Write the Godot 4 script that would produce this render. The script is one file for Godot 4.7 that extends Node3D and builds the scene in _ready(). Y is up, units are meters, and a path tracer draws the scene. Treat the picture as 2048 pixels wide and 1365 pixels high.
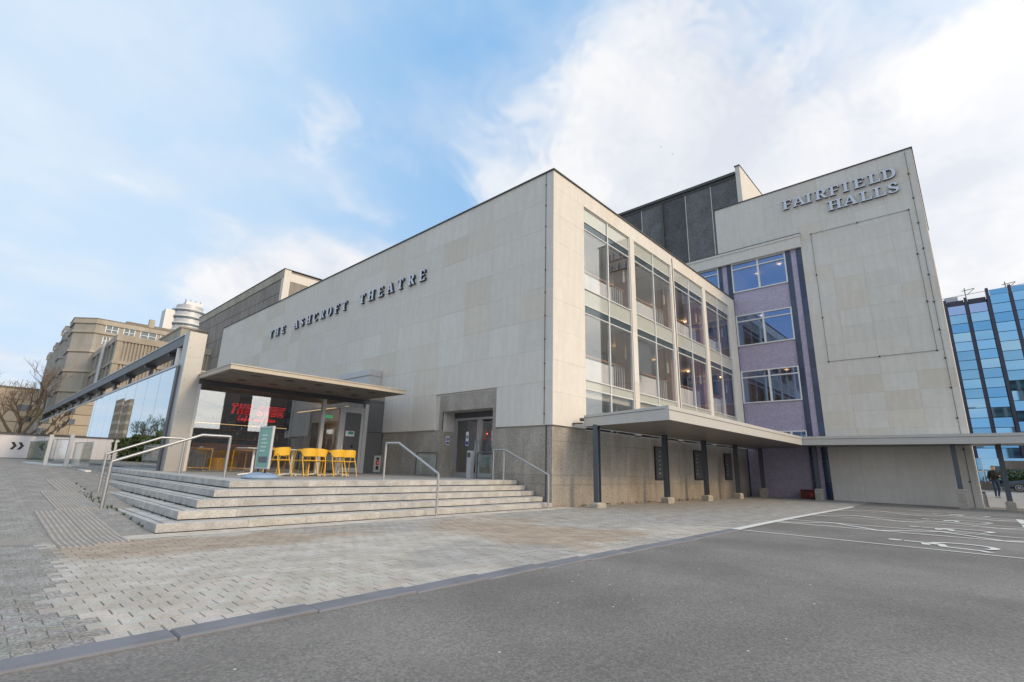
extends Node3D
# A concert hall and theatre seen from its forecourt. Metres, y up; the theatre's street corner stands at the origin, its lettered wall runs along -x, its glazed front along -z.

const TERRACE := 0.74
var names := {}
var M := {}
var rng := RandomNumberGenerator.new()
var box_cache := {}


# ---------------------------------------------------------------- mesh builder
class MB:
	var v := PackedVector3Array()
	var n := PackedVector3Array()
	var c := PackedColorArray()
	var i := PackedInt32Array()
	var uv := PackedVector2Array()
	var col := Color(1, 1, 1)

	func quad(a: Vector3, b: Vector3, d: Vector3, e: Vector3) -> void:   # counter-clockwise seen from outside
		var nn := (b - a).cross(d - a)
		if nn.length_squared() < 1e-14:
			nn = (d - a).cross(e - a)
		nn = nn.normalized()
		var s := v.size()
		for p in [a, b, d, e]:
			v.append(p); n.append(nn); c.append(col)
		uv.append(Vector2(0, 1)); uv.append(Vector2(1, 1)); uv.append(Vector2(1, 0)); uv.append(Vector2(0, 0))
		for k in [0, 2, 1, 0, 3, 2]:
			i.append(s + k)

	func tri(a: Vector3, b: Vector3, d: Vector3) -> void:
		var nn := (b - a).cross(d - a).normalized()
		var s := v.size()
		for p in [a, b, d]:
			v.append(p); n.append(nn); c.append(col); uv.append(Vector2.ZERO)
		for k in [0, 2, 1]:
			i.append(s + k)

	func box(lo: Vector3, hi: Vector3, t := Transform3D.IDENTITY) -> void:
		var p := []
		for k in 8:
			p.append(t * Vector3(hi.x if k & 1 else lo.x, hi.y if k & 2 else lo.y, hi.z if k & 4 else lo.z))
		quad(p[4], p[5], p[7], p[6]); quad(p[1], p[0], p[2], p[3])
		quad(p[5], p[1], p[3], p[7]); quad(p[0], p[4], p[6], p[2])
		quad(p[6], p[7], p[3], p[2]); quad(p[0], p[1], p[5], p[4])

	func cbox(lo: Vector3, hi: Vector3, b: float, t := Transform3D.IDENTITY, edge_tone := 1.0) -> void:   # box whose top edges are chamfered; sides and chamfers can be coloured darker
		var l2 := Vector3(lo.x + b, hi.y, lo.z + b)
		var h2 := Vector3(hi.x - b, hi.y, hi.z - b)
		var y := hi.y - b
		var q := [t * Vector3(lo.x, lo.y, hi.z), t * Vector3(hi.x, lo.y, hi.z), t * Vector3(hi.x, lo.y, lo.z), t * Vector3(lo.x, lo.y, lo.z)]
		var m := [t * Vector3(lo.x, y, hi.z), t * Vector3(hi.x, y, hi.z), t * Vector3(hi.x, y, lo.z), t * Vector3(lo.x, y, lo.z)]
		var u := [t * Vector3(l2.x, hi.y, h2.z), t * Vector3(h2.x, hi.y, h2.z), t * Vector3(h2.x, hi.y, l2.z), t * Vector3(l2.x, hi.y, l2.z)]
		var top_col := col
		col = top_col * edge_tone
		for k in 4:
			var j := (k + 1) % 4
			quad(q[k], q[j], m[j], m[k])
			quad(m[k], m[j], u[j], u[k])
		col = top_col
		quad(u[0], u[1], u[2], u[3])
		quad(q[3], q[2], q[1], q[0])

	func tube(pts: Array, r0: float, r1 := -1.0, sides := 8, caps := true) -> void:
		if r1 < 0.0:
			r1 = r0
		var rings := []
		var up := Vector3.UP
		var cnt := pts.size()
		var d0: Vector3 = (pts[1] - pts[0]).normalized()
		if abs(d0.dot(up)) > 0.95:
			up = Vector3.RIGHT
		var x := d0.cross(up).normalized()
		for k in cnt:
			var d: Vector3
			if k == 0: d = pts[1] - pts[0]
			elif k == cnt - 1: d = pts[k] - pts[k - 1]
			else: d = (pts[k] - pts[k - 1]).normalized() + (pts[k + 1] - pts[k]).normalized()
			d = d.normalized()
			x = (x - d * x.dot(d)).normalized()
			var y := d.cross(x)
			var r: float = lerp(r0, r1, float(k) / max(1, cnt - 1))
			if k > 0 and k < cnt - 1:
				var ca: float = clamp((pts[k] - pts[k - 1]).normalized().dot(d), 0.4, 1.0)
				r = r / ca if ca < 0.999 else r
			rings.append(v.size())
			for s in sides:
				var a := TAU * s / sides
				var nn := x * cos(a) + y * sin(a)
				v.append(pts[k] + nn * r); n.append(nn); c.append(col); uv.append(Vector2(float(s) / sides, k))
		for k in cnt - 1:
			for s in sides:
				var a: int = rings[k] + s
				var b: int = rings[k] + (s + 1) % sides
				var e: int = rings[k + 1] + s
				var f: int = rings[k + 1] + (s + 1) % sides
				i.append_array([a, e, b, b, e, f])
		if caps:
			for k in [0, cnt - 1]:
				var ctr: Vector3 = pts[k]
				var ps := []
				for s in sides:
					ps.append(v[rings[k] + s])
				for s in sides:
					if k == 0: tri(ctr, ps[(s + 1) % sides], ps[s])
					else: tri(ctr, ps[s], ps[(s + 1) % sides])

	func lathe(prof: Array, at := Vector3.ZERO, sides := 20) -> void:   # prof: Vector2(radius, y) from bottom to top
		for k in prof.size() - 1:
			var a: Vector2 = prof[k]
			var b: Vector2 = prof[k + 1]
			var nn2 := Vector2(b.y - a.y, a.x - b.x).normalized()
			var s0 := v.size()
			for s in sides + 1:
				var t := TAU * s / sides
				var d := Vector3(cos(t), 0, sin(t))
				for q in [a, b]:
					v.append(at + d * q.x + Vector3(0, q.y, 0))
					n.append((d * nn2.x + Vector3(0, nn2.y, 0)).normalized()); c.append(col); uv.append(Vector2(float(s) / sides, q.y))
			for s in sides:
				var o := s0 + s * 2
				i.append_array([o, o + 2, o + 1, o + 1, o + 2, o + 3])

	func prism(poly: Array, y0: float, y1: float, t := Transform3D.IDENTITY) -> void:   # poly: Vector2(x, z); solid, any orientation
		var pv := PackedVector2Array(poly)
		var area := 0.0
		for k in pv.size():
			var q := pv[(k + 1) % pv.size()]
			area += pv[k].x * q.y - q.x * pv[k].y
		if area > 0:
			pv.reverse()
		for k in pv.size():
			var a := pv[k]
			var b := pv[(k + 1) % pv.size()]
			quad(t * Vector3(a.x, y0, a.y), t * Vector3(b.x, y0, b.y), t * Vector3(b.x, y1, b.y), t * Vector3(a.x, y1, a.y))
		var ix := Geometry2D.triangulate_polygon(pv)
		for k in range(0, ix.size(), 3):
			var a := pv[ix[k]]
			var b := pv[ix[k + 1]]
			var d := pv[ix[k + 2]]
			if (b - a).cross(d - a) > 0:
				var sw := b
				b = d
				d = sw
			tri(t * Vector3(a.x, y1, a.y), t * Vector3(b.x, y1, b.y), t * Vector3(d.x, y1, d.y))
			tri(t * Vector3(a.x, y0, a.y), t * Vector3(d.x, y0, d.y), t * Vector3(b.x, y0, b.y))

	func ball(at: Vector3, r: Vector3, rows := 8, sides := 12) -> void:
		var s0 := v.size()
		for k in rows + 1:
			var p := PI * k / rows
			for s in sides + 1:
				var t := TAU * s / sides
				var d := Vector3(sin(p) * cos(t), cos(p), sin(p) * sin(t))
				v.append(at + d * r); n.append((d / r).normalized()); c.append(col); uv.append(Vector2(float(s) / sides, float(k) / rows))
		for k in rows:
			for s in sides:
				var a := s0 + k * (sides + 1) + s
				var b := a + sides + 1
				i.append_array([a, b, a + 1, a + 1, b, b + 1])

	func mesh() -> ArrayMesh:
		var arr := []
		arr.resize(Mesh.ARRAY_MAX)
		arr[Mesh.ARRAY_VERTEX] = v
		arr[Mesh.ARRAY_NORMAL] = n
		arr[Mesh.ARRAY_COLOR] = c
		arr[Mesh.ARRAY_TEX_UV] = uv
		arr[Mesh.ARRAY_INDEX] = i
		var m := ArrayMesh.new()
		m.add_surface_from_arrays(Mesh.PRIMITIVE_TRIANGLES, arr)
		return m


# ---------------------------------------------------------------- scene helpers
func numbered(called: String, parent: Node) -> String:
	var key := str(parent.get_instance_id()) + called
	var k: int = names.get(key, 0)
	names[key] = k + 1
	return called if k == 0 else "%s_%03d" % [called, k]

func obj(called: String, shape, mat: Material, parent: Node = self, at := Vector3.ZERO) -> MeshInstance3D:
	var o := MeshInstance3D.new()
	o.name = numbered(called, parent)
	o.mesh = shape.mesh() if shape is MB else shape
	o.material_override = mat
	o.position = at
	parent.add_child(o, true)
	return o

func thing(called: String, label: String, category: String, at := Vector3.ZERO, turn := 0.0, group := "") -> Node3D:
	var o := Node3D.new()
	o.name = numbered(called, self)
	add_child(o, true)
	o.position = at
	o.rotation.y = turn
	return tag(o, label, category, group)

func tag(o: Node3D, label: String, category: String, group := "", kind := "") -> Node3D:
	o.set_meta("label", label)
	o.set_meta("category", category)
	if group != "": o.set_meta("group", group)
	if kind != "": o.set_meta("kind", kind)
	return o

func struct(o: Node3D, label: String, category: String) -> Node3D:
	return tag(o, label, category, "", "structure")

func dup(o: Node3D, base: String, label: String, at: Vector3, turn: float) -> Node3D:
	var d: Node3D = o.duplicate()
	d.name = numbered(base, self)
	add_child(d, true)
	d.position = at
	d.rotation.y = turn
	d.set_meta("label", label)
	return d

func bx(called: String, lo: Vector3, hi: Vector3, mat: Material, parent: Node = self) -> MeshInstance3D:
	var m := MB.new()
	m.box(lo, hi)
	return obj(called, m, mat, parent)

func unit_box(size: Vector3) -> ArrayMesh:
	var key := "%d_%d_%d" % [roundi(size.x * 1000), roundi(size.y * 1000), roundi(size.z * 1000)]
	if not box_cache.has(key):
		var m := MB.new()
		m.box(-size / 2, size / 2)
		box_cache[key] = m.mesh()
	return box_cache[key]

func lin(r: float, g: float, b: float, a := 1.0) -> Color:
	var c := Color(r, g, b).linear_to_srgb()
	c.a = a
	return c

# a grey multiplier texture from noise
func ntex(seed: int, freq: float, lo: float, hi: float, octaves := 4, type := FastNoiseLite.TYPE_SIMPLEX_SMOOTH, size := 512, tint := Color(1, 1, 1), ease := 0.0) -> NoiseTexture2D:
	var f := FastNoiseLite.new()
	f.seed = seed
	f.frequency = freq
	f.noise_type = type
	f.fractal_octaves = octaves
	f.fractal_gain = 0.55
	var g := Gradient.new()
	g.offsets = PackedFloat32Array([ease, 1.0 - ease])
	g.colors = PackedColorArray([lin(lo * tint.r, lo * tint.g, lo * tint.b), lin(hi, hi, hi)])
	var t := NoiseTexture2D.new()
	t.width = size
	t.height = size
	t.seamless = true
	t.noise = f
	t.color_ramp = g
	return t

func mat(color: Color, rough := 0.8, metal := 0.0) -> StandardMaterial3D:
	var m := StandardMaterial3D.new()
	m.albedo_color = color
	m.roughness = rough
	m.metallic = metal
	return m

func textured(color: Color, rough: float, tex: Texture2D, metres: float, bump: Texture2D = null, depth := 0.0, detail: Texture2D = null, dscale := Vector3.ONE) -> StandardMaterial3D:
	var m := mat(color, rough)
	m.albedo_texture = tex
	m.uv1_triplanar = true
	m.uv1_world_triplanar = true
	m.uv1_scale = Vector3.ONE / metres
	if bump:
		m.heightmap_enabled = true
		m.heightmap_texture = bump
		m.heightmap_scale = depth
	if detail:
		m.detail_enabled = true
		m.detail_blend_mode = BaseMaterial3D.BLEND_MODE_MUL
		m.detail_albedo = detail
		m.detail_uv_layer = BaseMaterial3D.DETAIL_UV_2
		m.uv2_triplanar = true
		m.uv2_world_triplanar = true
		m.uv2_scale = dscale
	return m

func pane_mat(tint: Color, share: float) -> StandardMaterial3D:   # coated glass: mirrors a share of the light, lets the rest through
	var m := mat(tint, 0.0, 1.0)
	m.transparency = BaseMaterial3D.TRANSPARENCY_ALPHA
	m.albedo_color.a = share
	var im := Image.create(4, 4, false, Image.FORMAT_RGBA8)
	im.fill(Color.WHITE)
	m.albedo_texture = ImageTexture.create_from_image(im)
	return m

func glow(color: Color, energy: float) -> StandardMaterial3D:
	var m := mat(Color(0.1, 0.1, 0.1), 0.5)
	m.emission_enabled = true
	m.emission = color
	m.emission_energy_multiplier = energy
	return m

func sm(a: float, b: float, x: float) -> float:
	var t: float = clamp((x - a) / (b - a), 0.0, 1.0)
	return t * t * (3.0 - 2.0 * t)

# height of the ground
func g(x: float, z: float) -> float:
	var y: float = clamp(-0.045 * x, 0.0, 0.74)
	y += -0.06 * sm(-1.0, -14.0, z) + 0.06 * sm(3.0, 12.0, z) * sm(0.0, 5.0, x)
	y += 0.23 * sm(-22.0, -28.0, z)
	return y

func sheet(x0: float, x1: float, z0: float, z1: float, step: float, lift: float) -> MB:
	var m := MB.new()
	var nx := maxi(1, ceili((x1 - x0) / step))
	var nz := maxi(1, ceili((z1 - z0) / step))
	for a in nx:
		for b in nz:
			var xa: float = lerp(x0, x1, float(a) / nx)
			var xb: float = lerp(x0, x1, float(a + 1) / nx)
			var za: float = lerp(z0, z1, float(b) / nz)
			var zb: float = lerp(z0, z1, float(b + 1) / nz)
			m.quad(Vector3(xa, g(xa, zb) + lift, zb), Vector3(xb, g(xb, zb) + lift, zb), Vector3(xb, g(xb, za) + lift, za), Vector3(xa, g(xa, za) + lift, za))
	return m

# rows of cladding panels over a rectangle; o is the lower corner, u runs along, v is up, thickness grows along nrm
func clad(parent: Node, called: String, mats: Array, o: Vector3, u: Vector3, nrm: Vector3, cols: Array, rows: Array, gap: float, thick: float) -> void:
	var y := 0.0
	for r in rows.size():
		var x := 0.0
		for k in cols.size():
			var w: float = cols[k]
			var h: float = rows[r]
			if w > 0.02:
				var size := Vector3.ZERO
				size += u.abs() * (w - gap) + nrm.abs() * thick
				size.y = h - gap
				var pm: Material = mats[rng.randi() % mats.size()]
				var out := thick / 2 + rng.randf_range(-0.0015, 0.0015)
				obj(called, unit_box(size), pm, parent, o + u * (x + w / 2) + Vector3(0, y + h / 2, 0) + nrm * out)
			x += w
		y += rows[r]

func split(total: float, about: float) -> Array:
	var k := maxi(1, roundi(total / about))
	var out := []
	for a in k: out.append(total / k)
	return out

func word(called: String, text: String, parent: Node, centres: Array, base: Vector3, along: Vector3, cap: float, widen: float, depth: float, mt: Material, face := 0.0) -> void:
	var font := SystemFont.new()
	font.font_names = PackedStringArray(["Droid Serif"])
	font.font_weight = 700
	for k in text.length():
		var t := TextMesh.new()
		t.font = font
		t.text = text[k]
		t.font_size = 64
		t.pixel_size = cap / 45.7
		t.depth = depth
		t.curve_step = 1.5
		t.vertical_alignment = VERTICAL_ALIGNMENT_BOTTOM
		var ab := t.get_aabb()
		var o := obj(called, t, mt, parent, base + along * centres[k])
		o.position.y += -ab.position.y * (cap / ab.size.y if text[k] != "," else 1.0)
		o.scale = Vector3(widen, cap / ab.size.y, 1)
		o.rotation.y = face


func make_sky() -> ImageTexture:
	var w := 1600
	var h := 800
	var im := Image.create(w, h, false, Image.FORMAT_RGBF)
	var a := FastNoiseLite.new()
	a.seed = 42
	a.frequency = 0.62
	a.noise_type = FastNoiseLite.TYPE_SIMPLEX_SMOOTH
	a.fractal_octaves = 6
	a.fractal_gain = 0.5
	a.domain_warp_enabled = true
	a.domain_warp_amplitude = 0.5
	a.domain_warp_frequency = 0.7
	a.domain_warp_fractal_octaves = 3
	var b := FastNoiseLite.new()
	b.seed = 5
	b.frequency = 1.7
	b.noise_type = FastNoiseLite.TYPE_SIMPLEX_SMOOTH
	b.fractal_octaves = 5
	var sun := Vector3(0.86, 0.47, -0.21).normalized()
	for r in h / 2 + 4:
		var el := PI / 2 - PI * (r + 0.5) / h
		var y := sin(el)
		var ce := cos(el)
		for k in w:
			var t := TAU * (k + 0.5) / w
			var d := Vector3(sin(t) * ce, y, -cos(t) * ce)
			var yy: float = max(y, 0.0)
			var s := (d.x - d.z) * 0.7071
			var p := Vector2(d.x, d.z) / (yy + 0.17)
			var big := a.get_noise_2d(p.x, p.y)
			var fine := b.get_noise_2d(p.x * 1.3 + 7.0, p.y)
			# mostly cloud towards the right and behind, mostly clear to the left, a haze bank low down
			var cover := big * 0.95 + fine * 0.24 * sm(0.0, 0.5, yy) + 0.10 + 0.42 * s
			cover += 0.70 * exp(-pow((yy - 0.30 - 0.12 * s) / 0.16, 2.0)) * sm(-0.70, -0.35, s) + 0.25 * sm(0.26, 0.06, yy)
			cover -= 0.30 * sm(0.52, 0.78, yy) * sm(0.40, -0.1, s)
			cover += 0.25 * sm(0.0, 0.8, d.z * 0.7 + d.x * 0.7) + 0.13 * sm(0.1, 0.6, s)
			var dens := sm(-0.06, 0.50, cover) * 0.96
			dens = max(dens, 0.28 * sm(-0.5, 0.5, fine + big))
			var blue := Color(0.20, 0.40, 0.665).lerp(Color(0.58, 0.69, 0.80), pow(1.0 - yy, 3.0))
			blue = blue.lerp(Color(0.50, 0.635, 0.78), 0.9 * sm(0.0, -0.65, s))
			var shade: float = clamp(0.55 + 2.0 * (big - a.get_noise_2d(p.x - 0.09, p.y + 0.06)) + 0.45 * fine, 0.0, 1.0)
			var white := Color(0.60, 0.625, 0.685).lerp(Color(0.765, 0.76, 0.765), shade)
			var c := blue.lerp(white, dens)
			var q: float = max(0.0, d.dot(sun))
			var veil := 1.8 * pow(q, 4.0) + 1.6 * pow(q, 14.0)
			c = Color(c.r * (1.0 + veil), c.g * (1.0 + veil * 0.91), c.b * (1.0 + veil * 0.74))
			im.set_pixel(k, r, c)
	var low := Color(0.34, 0.33, 0.32)
	for r in range(h / 2 + 4, h):
		for k in w:
			im.set_pixel(k, r, low)
	return ImageTexture.create_from_image(im)


func make_materials() -> void:
	var blotch := ntex(1, 0.012, 0.93, 1.0, 5)
	var streak := ntex(2, 0.014, 0.95, 1.0, 4, FastNoiseLite.TYPE_SIMPLEX_SMOOTH, 512, Color(1, 1, 0.98), 0.25)
	var fine := ntex(3, 0.09, 0.84, 1.0, 4)
	var speck := ntex(4, 0.2, 0.76, 1.0, 2, FastNoiseLite.TYPE_VALUE, 512, Color(1, 1, 1), 0.2)
	var grit := ntex(6, 0.3, 0.0, 1.0, 2, FastNoiseLite.TYPE_VALUE, 512)
	var pits := ntex(7, 0.05, 0.0, 1.0, 4, FastNoiseLite.TYPE_SIMPLEX_SMOOTH, 512)
	var stain := ntex(8, 0.008, 0.78, 1.0, 5, FastNoiseLite.TYPE_SIMPLEX_SMOOTH, 512, Color(1.0, 0.98, 0.94), 0.2)
	# Portland stone in a few tones
	var tones := [Color(0.69, 0.66, 0.615), Color(0.675, 0.648, 0.607), Color(0.70, 0.67, 0.625), Color(0.662, 0.636, 0.596), Color(0.68, 0.635, 0.572), Color(0.692, 0.664, 0.62), Color(0.648, 0.603, 0.54), Color(0.708, 0.685, 0.647), Color(0.685, 0.655, 0.61), Color(0.69, 0.66, 0.615), Color(0.678, 0.65, 0.607)]
	var stones := []
	for k in tones.size():
		var t: Color = tones[k]
		var m := textured(lin(t.r, t.g, t.b), 0.88, blotch, 2.6, pits, 0.25, streak, Vector3(0.55, 0.06, 0.55))
		m.uv1_offset = Vector3(0.13 * k, 0.37 * k, 0.21 * k)
		stones.append(m)
	M.stones = stones
	M.stone = stones[0]
	var gspeck := ntex(22, 0.2, 0.58, 1.0, 2, FastNoiseLite.TYPE_VALUE, 512, Color(1, 1, 1), 0.2)
	var greys := []
	for t in [Color(0.47, 0.435, 0.385), Color(0.44, 0.41, 0.37), Color(0.49, 0.45, 0.40), Color(0.45, 0.405, 0.355)]:
		greys.append(textured(lin(t.r, t.g, t.b), 0.42, gspeck, 2.2, grit, 0.1, stain, Vector3(0.35, 0.12, 0.35)))
	M.granites = greys
	M.granite = greys[0]
	M.dark_joint = mat(lin(0.05, 0.05, 0.05), 0.9)
	var purples := []
	for t in [Color(0.475, 0.435, 0.555), Color(0.455, 0.418, 0.54)]:
		purples.append(textured(lin(t.r, t.g, t.b), 0.5, ntex(9, 0.16, 0.74, 1.0, 2, FastNoiseLite.TYPE_VALUE, 512, Color(0.95, 0.9, 1.0), 0.2), 3.2, grit, 0.1, blotch, Vector3(0.3, 0.3, 0.3)))
	M.purples = purples
	var slates := []
	for t in [Color(0.04, 0.06, 0.12), Color(0.03, 0.046, 0.095), Color(0.05, 0.07, 0.12)]:
		slates.append(textured(lin(t.r, t.g, t.b), 0.1, blotch, 1.2))
	M.slates = slates
	var fly := []
	for t in [Color(0.16, 0.165, 0.175), Color(0.12, 0.123, 0.132), Color(0.105, 0.108, 0.115), Color(0.19, 0.195, 0.205)]:
		fly.append(textured(lin(t.r, t.g, t.b), 0.8, ntex(19, 0.14, 0.58, 1.0, 3, FastNoiseLite.TYPE_VALUE, 512, Color(1, 1, 1), 0.15), 7.0, grit, 0.3, stain, Vector3(0.15, 0.1, 0.15)))
	M.fly = fly
	M.step = textured(lin(0.50, 0.48, 0.46), 0.8, speck, 1.9, grit, 0.12, stain, Vector3(0.5, 0.5, 0.5))
	var steps := []
	for t in [Color(0.54, 0.535, 0.52), Color(0.50, 0.497, 0.49), Color(0.57, 0.555, 0.53), Color(0.52, 0.515, 0.51)]:
		steps.append(textured(lin(t.r, t.g, t.b), 0.8, speck, 1.9, grit, 0.12, stain, Vector3(0.5, 0.5, 0.5)))
	M.steps = steps
	M.terrace = textured(lin(0.36, 0.35, 0.34), 0.8, speck, 1.8, grit, 0.1, stain, Vector3(0.3, 0.3, 0.3))
	var pave := textured(Color(1, 1, 1), 0.9, speck, 0.95, grit, 0.25, stain, Vector3(0.4, 0.4, 0.4))
	pave.vertex_color_use_as_albedo = true
	M.pave = pave
	var coarse := textured(Color(1, 1, 1), 0.95, ntex(21, 0.2, 0.45, 1.0, 2, FastNoiseLite.TYPE_VALUE, 512, Color(1, 1, 1), 0.2), 1.3, grit, 0.4, stain, Vector3(0.4, 0.4, 0.4))
	coarse.vertex_color_use_as_albedo = true
	M.pave_coarse = coarse
	M.groove = mat(lin(0.27, 0.245, 0.22), 0.95)  # darker than the ribs: groove shade painted in, along with dirt
	M.bed = textured(lin(0.30, 0.275, 0.245), 0.95, fine, 0.4, grit, 0.2)
	M.flag = textured(lin(0.66, 0.60, 0.53), 0.9, speck, 0.9, grit, 0.15, stain, Vector3(0.5, 0.5, 0.5))
	M.kerb = textured(lin(0.205, 0.21, 0.235), 0.75, fine, 0.5, grit, 0.1, stain, Vector3(0.4, 0.4, 0.4))
	M.tactile = textured(lin(0.44, 0.405, 0.375), 0.9, fine, 0.5, grit, 0.15, stain, Vector3(0.6, 0.6, 0.6))
	var chips := ntex(12, 0.3, 0.5, 1.0, 2, FastNoiseLite.TYPE_VALUE, 1024, Color(1, 1, 1), 0.12)
	M.asphalt = textured(lin(0.285, 0.268, 0.25), 0.92, chips, 4.0, ntex(13, 0.3, 0.0, 1.0, 2, FastNoiseLite.TYPE_VALUE, 1024), 0.35, ntex(14, 0.006, 0.7, 1.0, 5, FastNoiseLite.TYPE_SIMPLEX_SMOOTH, 512, Color(1, 1, 1), 0.2), Vector3(0.11, 0.11, 0.11))
	M.ground = textured(lin(0.20, 0.19, 0.18), 0.95, fine, 2.0, null, 0.0, stain, Vector3(0.06, 0.06, 0.06))
	M.paint = textured(lin(0.78, 0.77, 0.74), 0.8, ntex(15, 0.1, 0.68, 1.0, 4, FastNoiseLite.TYPE_SIMPLEX_SMOOTH, 512, Color(1, 1, 1), 0.25), 0.6)
	M.coping = mat(lin(0.07, 0.07, 0.07), 0.6)
	M.alu = textured(lin(0.50, 0.51, 0.53), 0.45, blotch, 1.5)
	M.alu.metallic = 0.25
	M.frame = mat(lin(0.62, 0.63, 0.64), 0.5)
	M.white = mat(lin(0.72, 0.72, 0.72), 0.5)
	M.pale_panel = textured(lin(0.52, 0.54, 0.49), 0.05, blotch, 2.0)
	M.pale_panel.metallic = 0.25
	M.vent = mat(lin(0.10, 0.135, 0.15), 0.06, 0.6)
	M.glass = pane_mat(Color(0.95, 0.97, 0.97), 0.19)
	M.cafe_glass = pane_mat(Color(0.95, 0.97, 0.99), 0.17)
	M.door_glass = pane_mat(Color(0.95, 0.97, 0.99), 0.10)
	M.clear = mat(Color(0.6, 0.85, 0.85, 0.05), 0.05)
	M.clear.transparency = BaseMaterial3D.TRANSPARENCY_ALPHA
	M.hall_glass = pane_mat(Color(0.55, 0.70, 0.93), 0.27)
	M.side_glass = mat(lin(0.60, 0.64, 0.66), 0.012, 1.0)
	M.steel = textured(lin(0.48, 0.48, 0.48), 0.38, blotch, 1.0)
	M.steel.metallic = 0.7
	M.pillar = textured(lin(0.36, 0.36, 0.355), 0.34, blotch, 2.2)
	M.pillar.metallic = 0.35
	M.dark_metal = textured(lin(0.075, 0.08, 0.09), 0.45, blotch, 1.6)
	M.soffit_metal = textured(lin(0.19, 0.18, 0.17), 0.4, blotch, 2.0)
	M.clad_grey = textured(lin(0.135, 0.14, 0.15), 0.35, blotch, 2.2)
	M.clad_grey.metallic = 0.3
	M.column = textured(lin(0.085, 0.10, 0.125), 0.45, blotch, 1.0)
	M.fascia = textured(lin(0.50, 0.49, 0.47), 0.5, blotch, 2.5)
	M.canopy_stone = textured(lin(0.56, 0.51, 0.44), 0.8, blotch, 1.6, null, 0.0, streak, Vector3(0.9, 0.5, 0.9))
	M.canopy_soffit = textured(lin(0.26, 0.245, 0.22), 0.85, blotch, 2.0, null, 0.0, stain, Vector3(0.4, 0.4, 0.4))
	M.plinth = textured(lin(0.46, 0.43, 0.38), 0.9, fine, 0.7, pits, 0.3, stain, Vector3(0.8, 0.8, 0.8))
	M.letter = mat(lin(0.60, 0.63, 0.70), 0.35, 0.2)
	M.letter_side = mat(lin(0.03, 0.035, 0.05), 0.5)
	M.black = mat(lin(0.015, 0.015, 0.017), 0.4)
	M.rubber = mat(lin(0.025, 0.025, 0.025), 0.85)
	M.wood = textured(lin(0.40, 0.205, 0.115), 0.5, ntex(16, 0.03, 0.6, 1.0, 4), 0.9, null, 0.0, streak, Vector3(4.0, 0.15, 4.0))
	M.rail_wood = mat(lin(0.36, 0.17, 0.08), 0.5)
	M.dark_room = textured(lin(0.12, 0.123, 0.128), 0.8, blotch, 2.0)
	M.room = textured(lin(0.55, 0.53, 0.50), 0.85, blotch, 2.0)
	M.curtain = textured(lin(0.10, 0.11, 0.125), 0.9, blotch, 1.0)
	M.yellow = mat(lin(0.72, 0.42, 0.035), 0.4)
	M.orange_wood = mat(lin(0.50, 0.22, 0.06), 0.6)
	M.table_top = mat(lin(0.45, 0.44, 0.42), 0.4)
	M.blue_base = textured(lin(0.25, 0.34, 0.48), 0.5, blotch, 0.5)
	M.poster_green = mat(lin(0.20, 0.42, 0.33), 0.35)
	M.blue = mat(lin(0.02, 0.03, 0.35), 0.4)
	M.red = mat(lin(0.55, 0.03, 0.025), 0.4)
	M.maroon = mat(lin(0.13, 0.02, 0.018), 0.5)
	M.neon = glow(Color(1.0, 0.10, 0.07), 0.85)
	M.warm_lamp = glow(Color(1.0, 0.82, 0.56), 0.9)
	M.cool_lamp = glow(Color(1.0, 0.86, 0.66), 2.0)
	M.green_lamp = glow(Color(0.15, 0.8, 0.45), 0.35)
	# far buildings
	M.concrete = textured(lin(0.38, 0.365, 0.335), 0.9, blotch, 5.0, pits, 1.0, stain, Vector3(0.14, 0.05, 0.14))
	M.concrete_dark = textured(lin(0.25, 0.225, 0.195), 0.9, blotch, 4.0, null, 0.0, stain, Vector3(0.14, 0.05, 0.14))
	M.concrete_pale = textured(lin(0.45, 0.41, 0.35), 0.9, blotch, 5.0, null, 0.0, stain, Vector3(0.1, 0.05, 0.1))
	var cps := []
	for t in [Color(0.33, 0.305, 0.28), Color(0.31, 0.287, 0.265), Color(0.345, 0.317, 0.288)]:
		cps.append(textured(lin(t.r, t.g, t.b), 0.85, speck, 3.0, null, 0.0, stain, Vector3(0.2, 0.06, 0.2)))
	M.back_panels = cps
	var buffs := []
	for t in [Color(0.53, 0.44, 0.335), Color(0.50, 0.41, 0.31), Color(0.55, 0.46, 0.355), Color(0.48, 0.39, 0.295)]:
		buffs.append(textured(lin(t.r, t.g, t.b), 0.9, blotch, 4.0))
	M.buffs = buffs
	M.brick = mat(lin(0.40, 0.13, 0.05), 0.9)
	M.hoarding = textured(lin(0.64, 0.63, 0.67), 0.6, blotch, 3.0)
	M.bark = textured(lin(0.19, 0.15, 0.11), 0.9, ntex(18, 0.04, 0.5, 1.0), 0.8)
	M.twig = mat(lin(0.22, 0.165, 0.125), 0.9)
	M.leaf = mat(lin(0.055, 0.085, 0.025), 0.8)
	M.leaf_dry = mat(lin(0.14, 0.12, 0.035), 0.8)
	var blues := []
	for t in [Color(0.22, 0.44, 0.64), Color(0.17, 0.37, 0.57), Color(0.29, 0.50, 0.67), Color(0.38, 0.44, 0.62)]:
		blues.append(mat(lin(t.r, t.g, t.b), 0.03, 1.0))
	M.blues = blues
	M.fin = mat(lin(0.055, 0.05, 0.075), 0.35, 0.3)
	M.far_glass = mat(lin(0.10, 0.13, 0.15), 0.08, 0.3)
	M.tower_skin = textured(lin(0.06, 0.06, 0.065), 0.6, blotch, 6.0)


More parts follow.
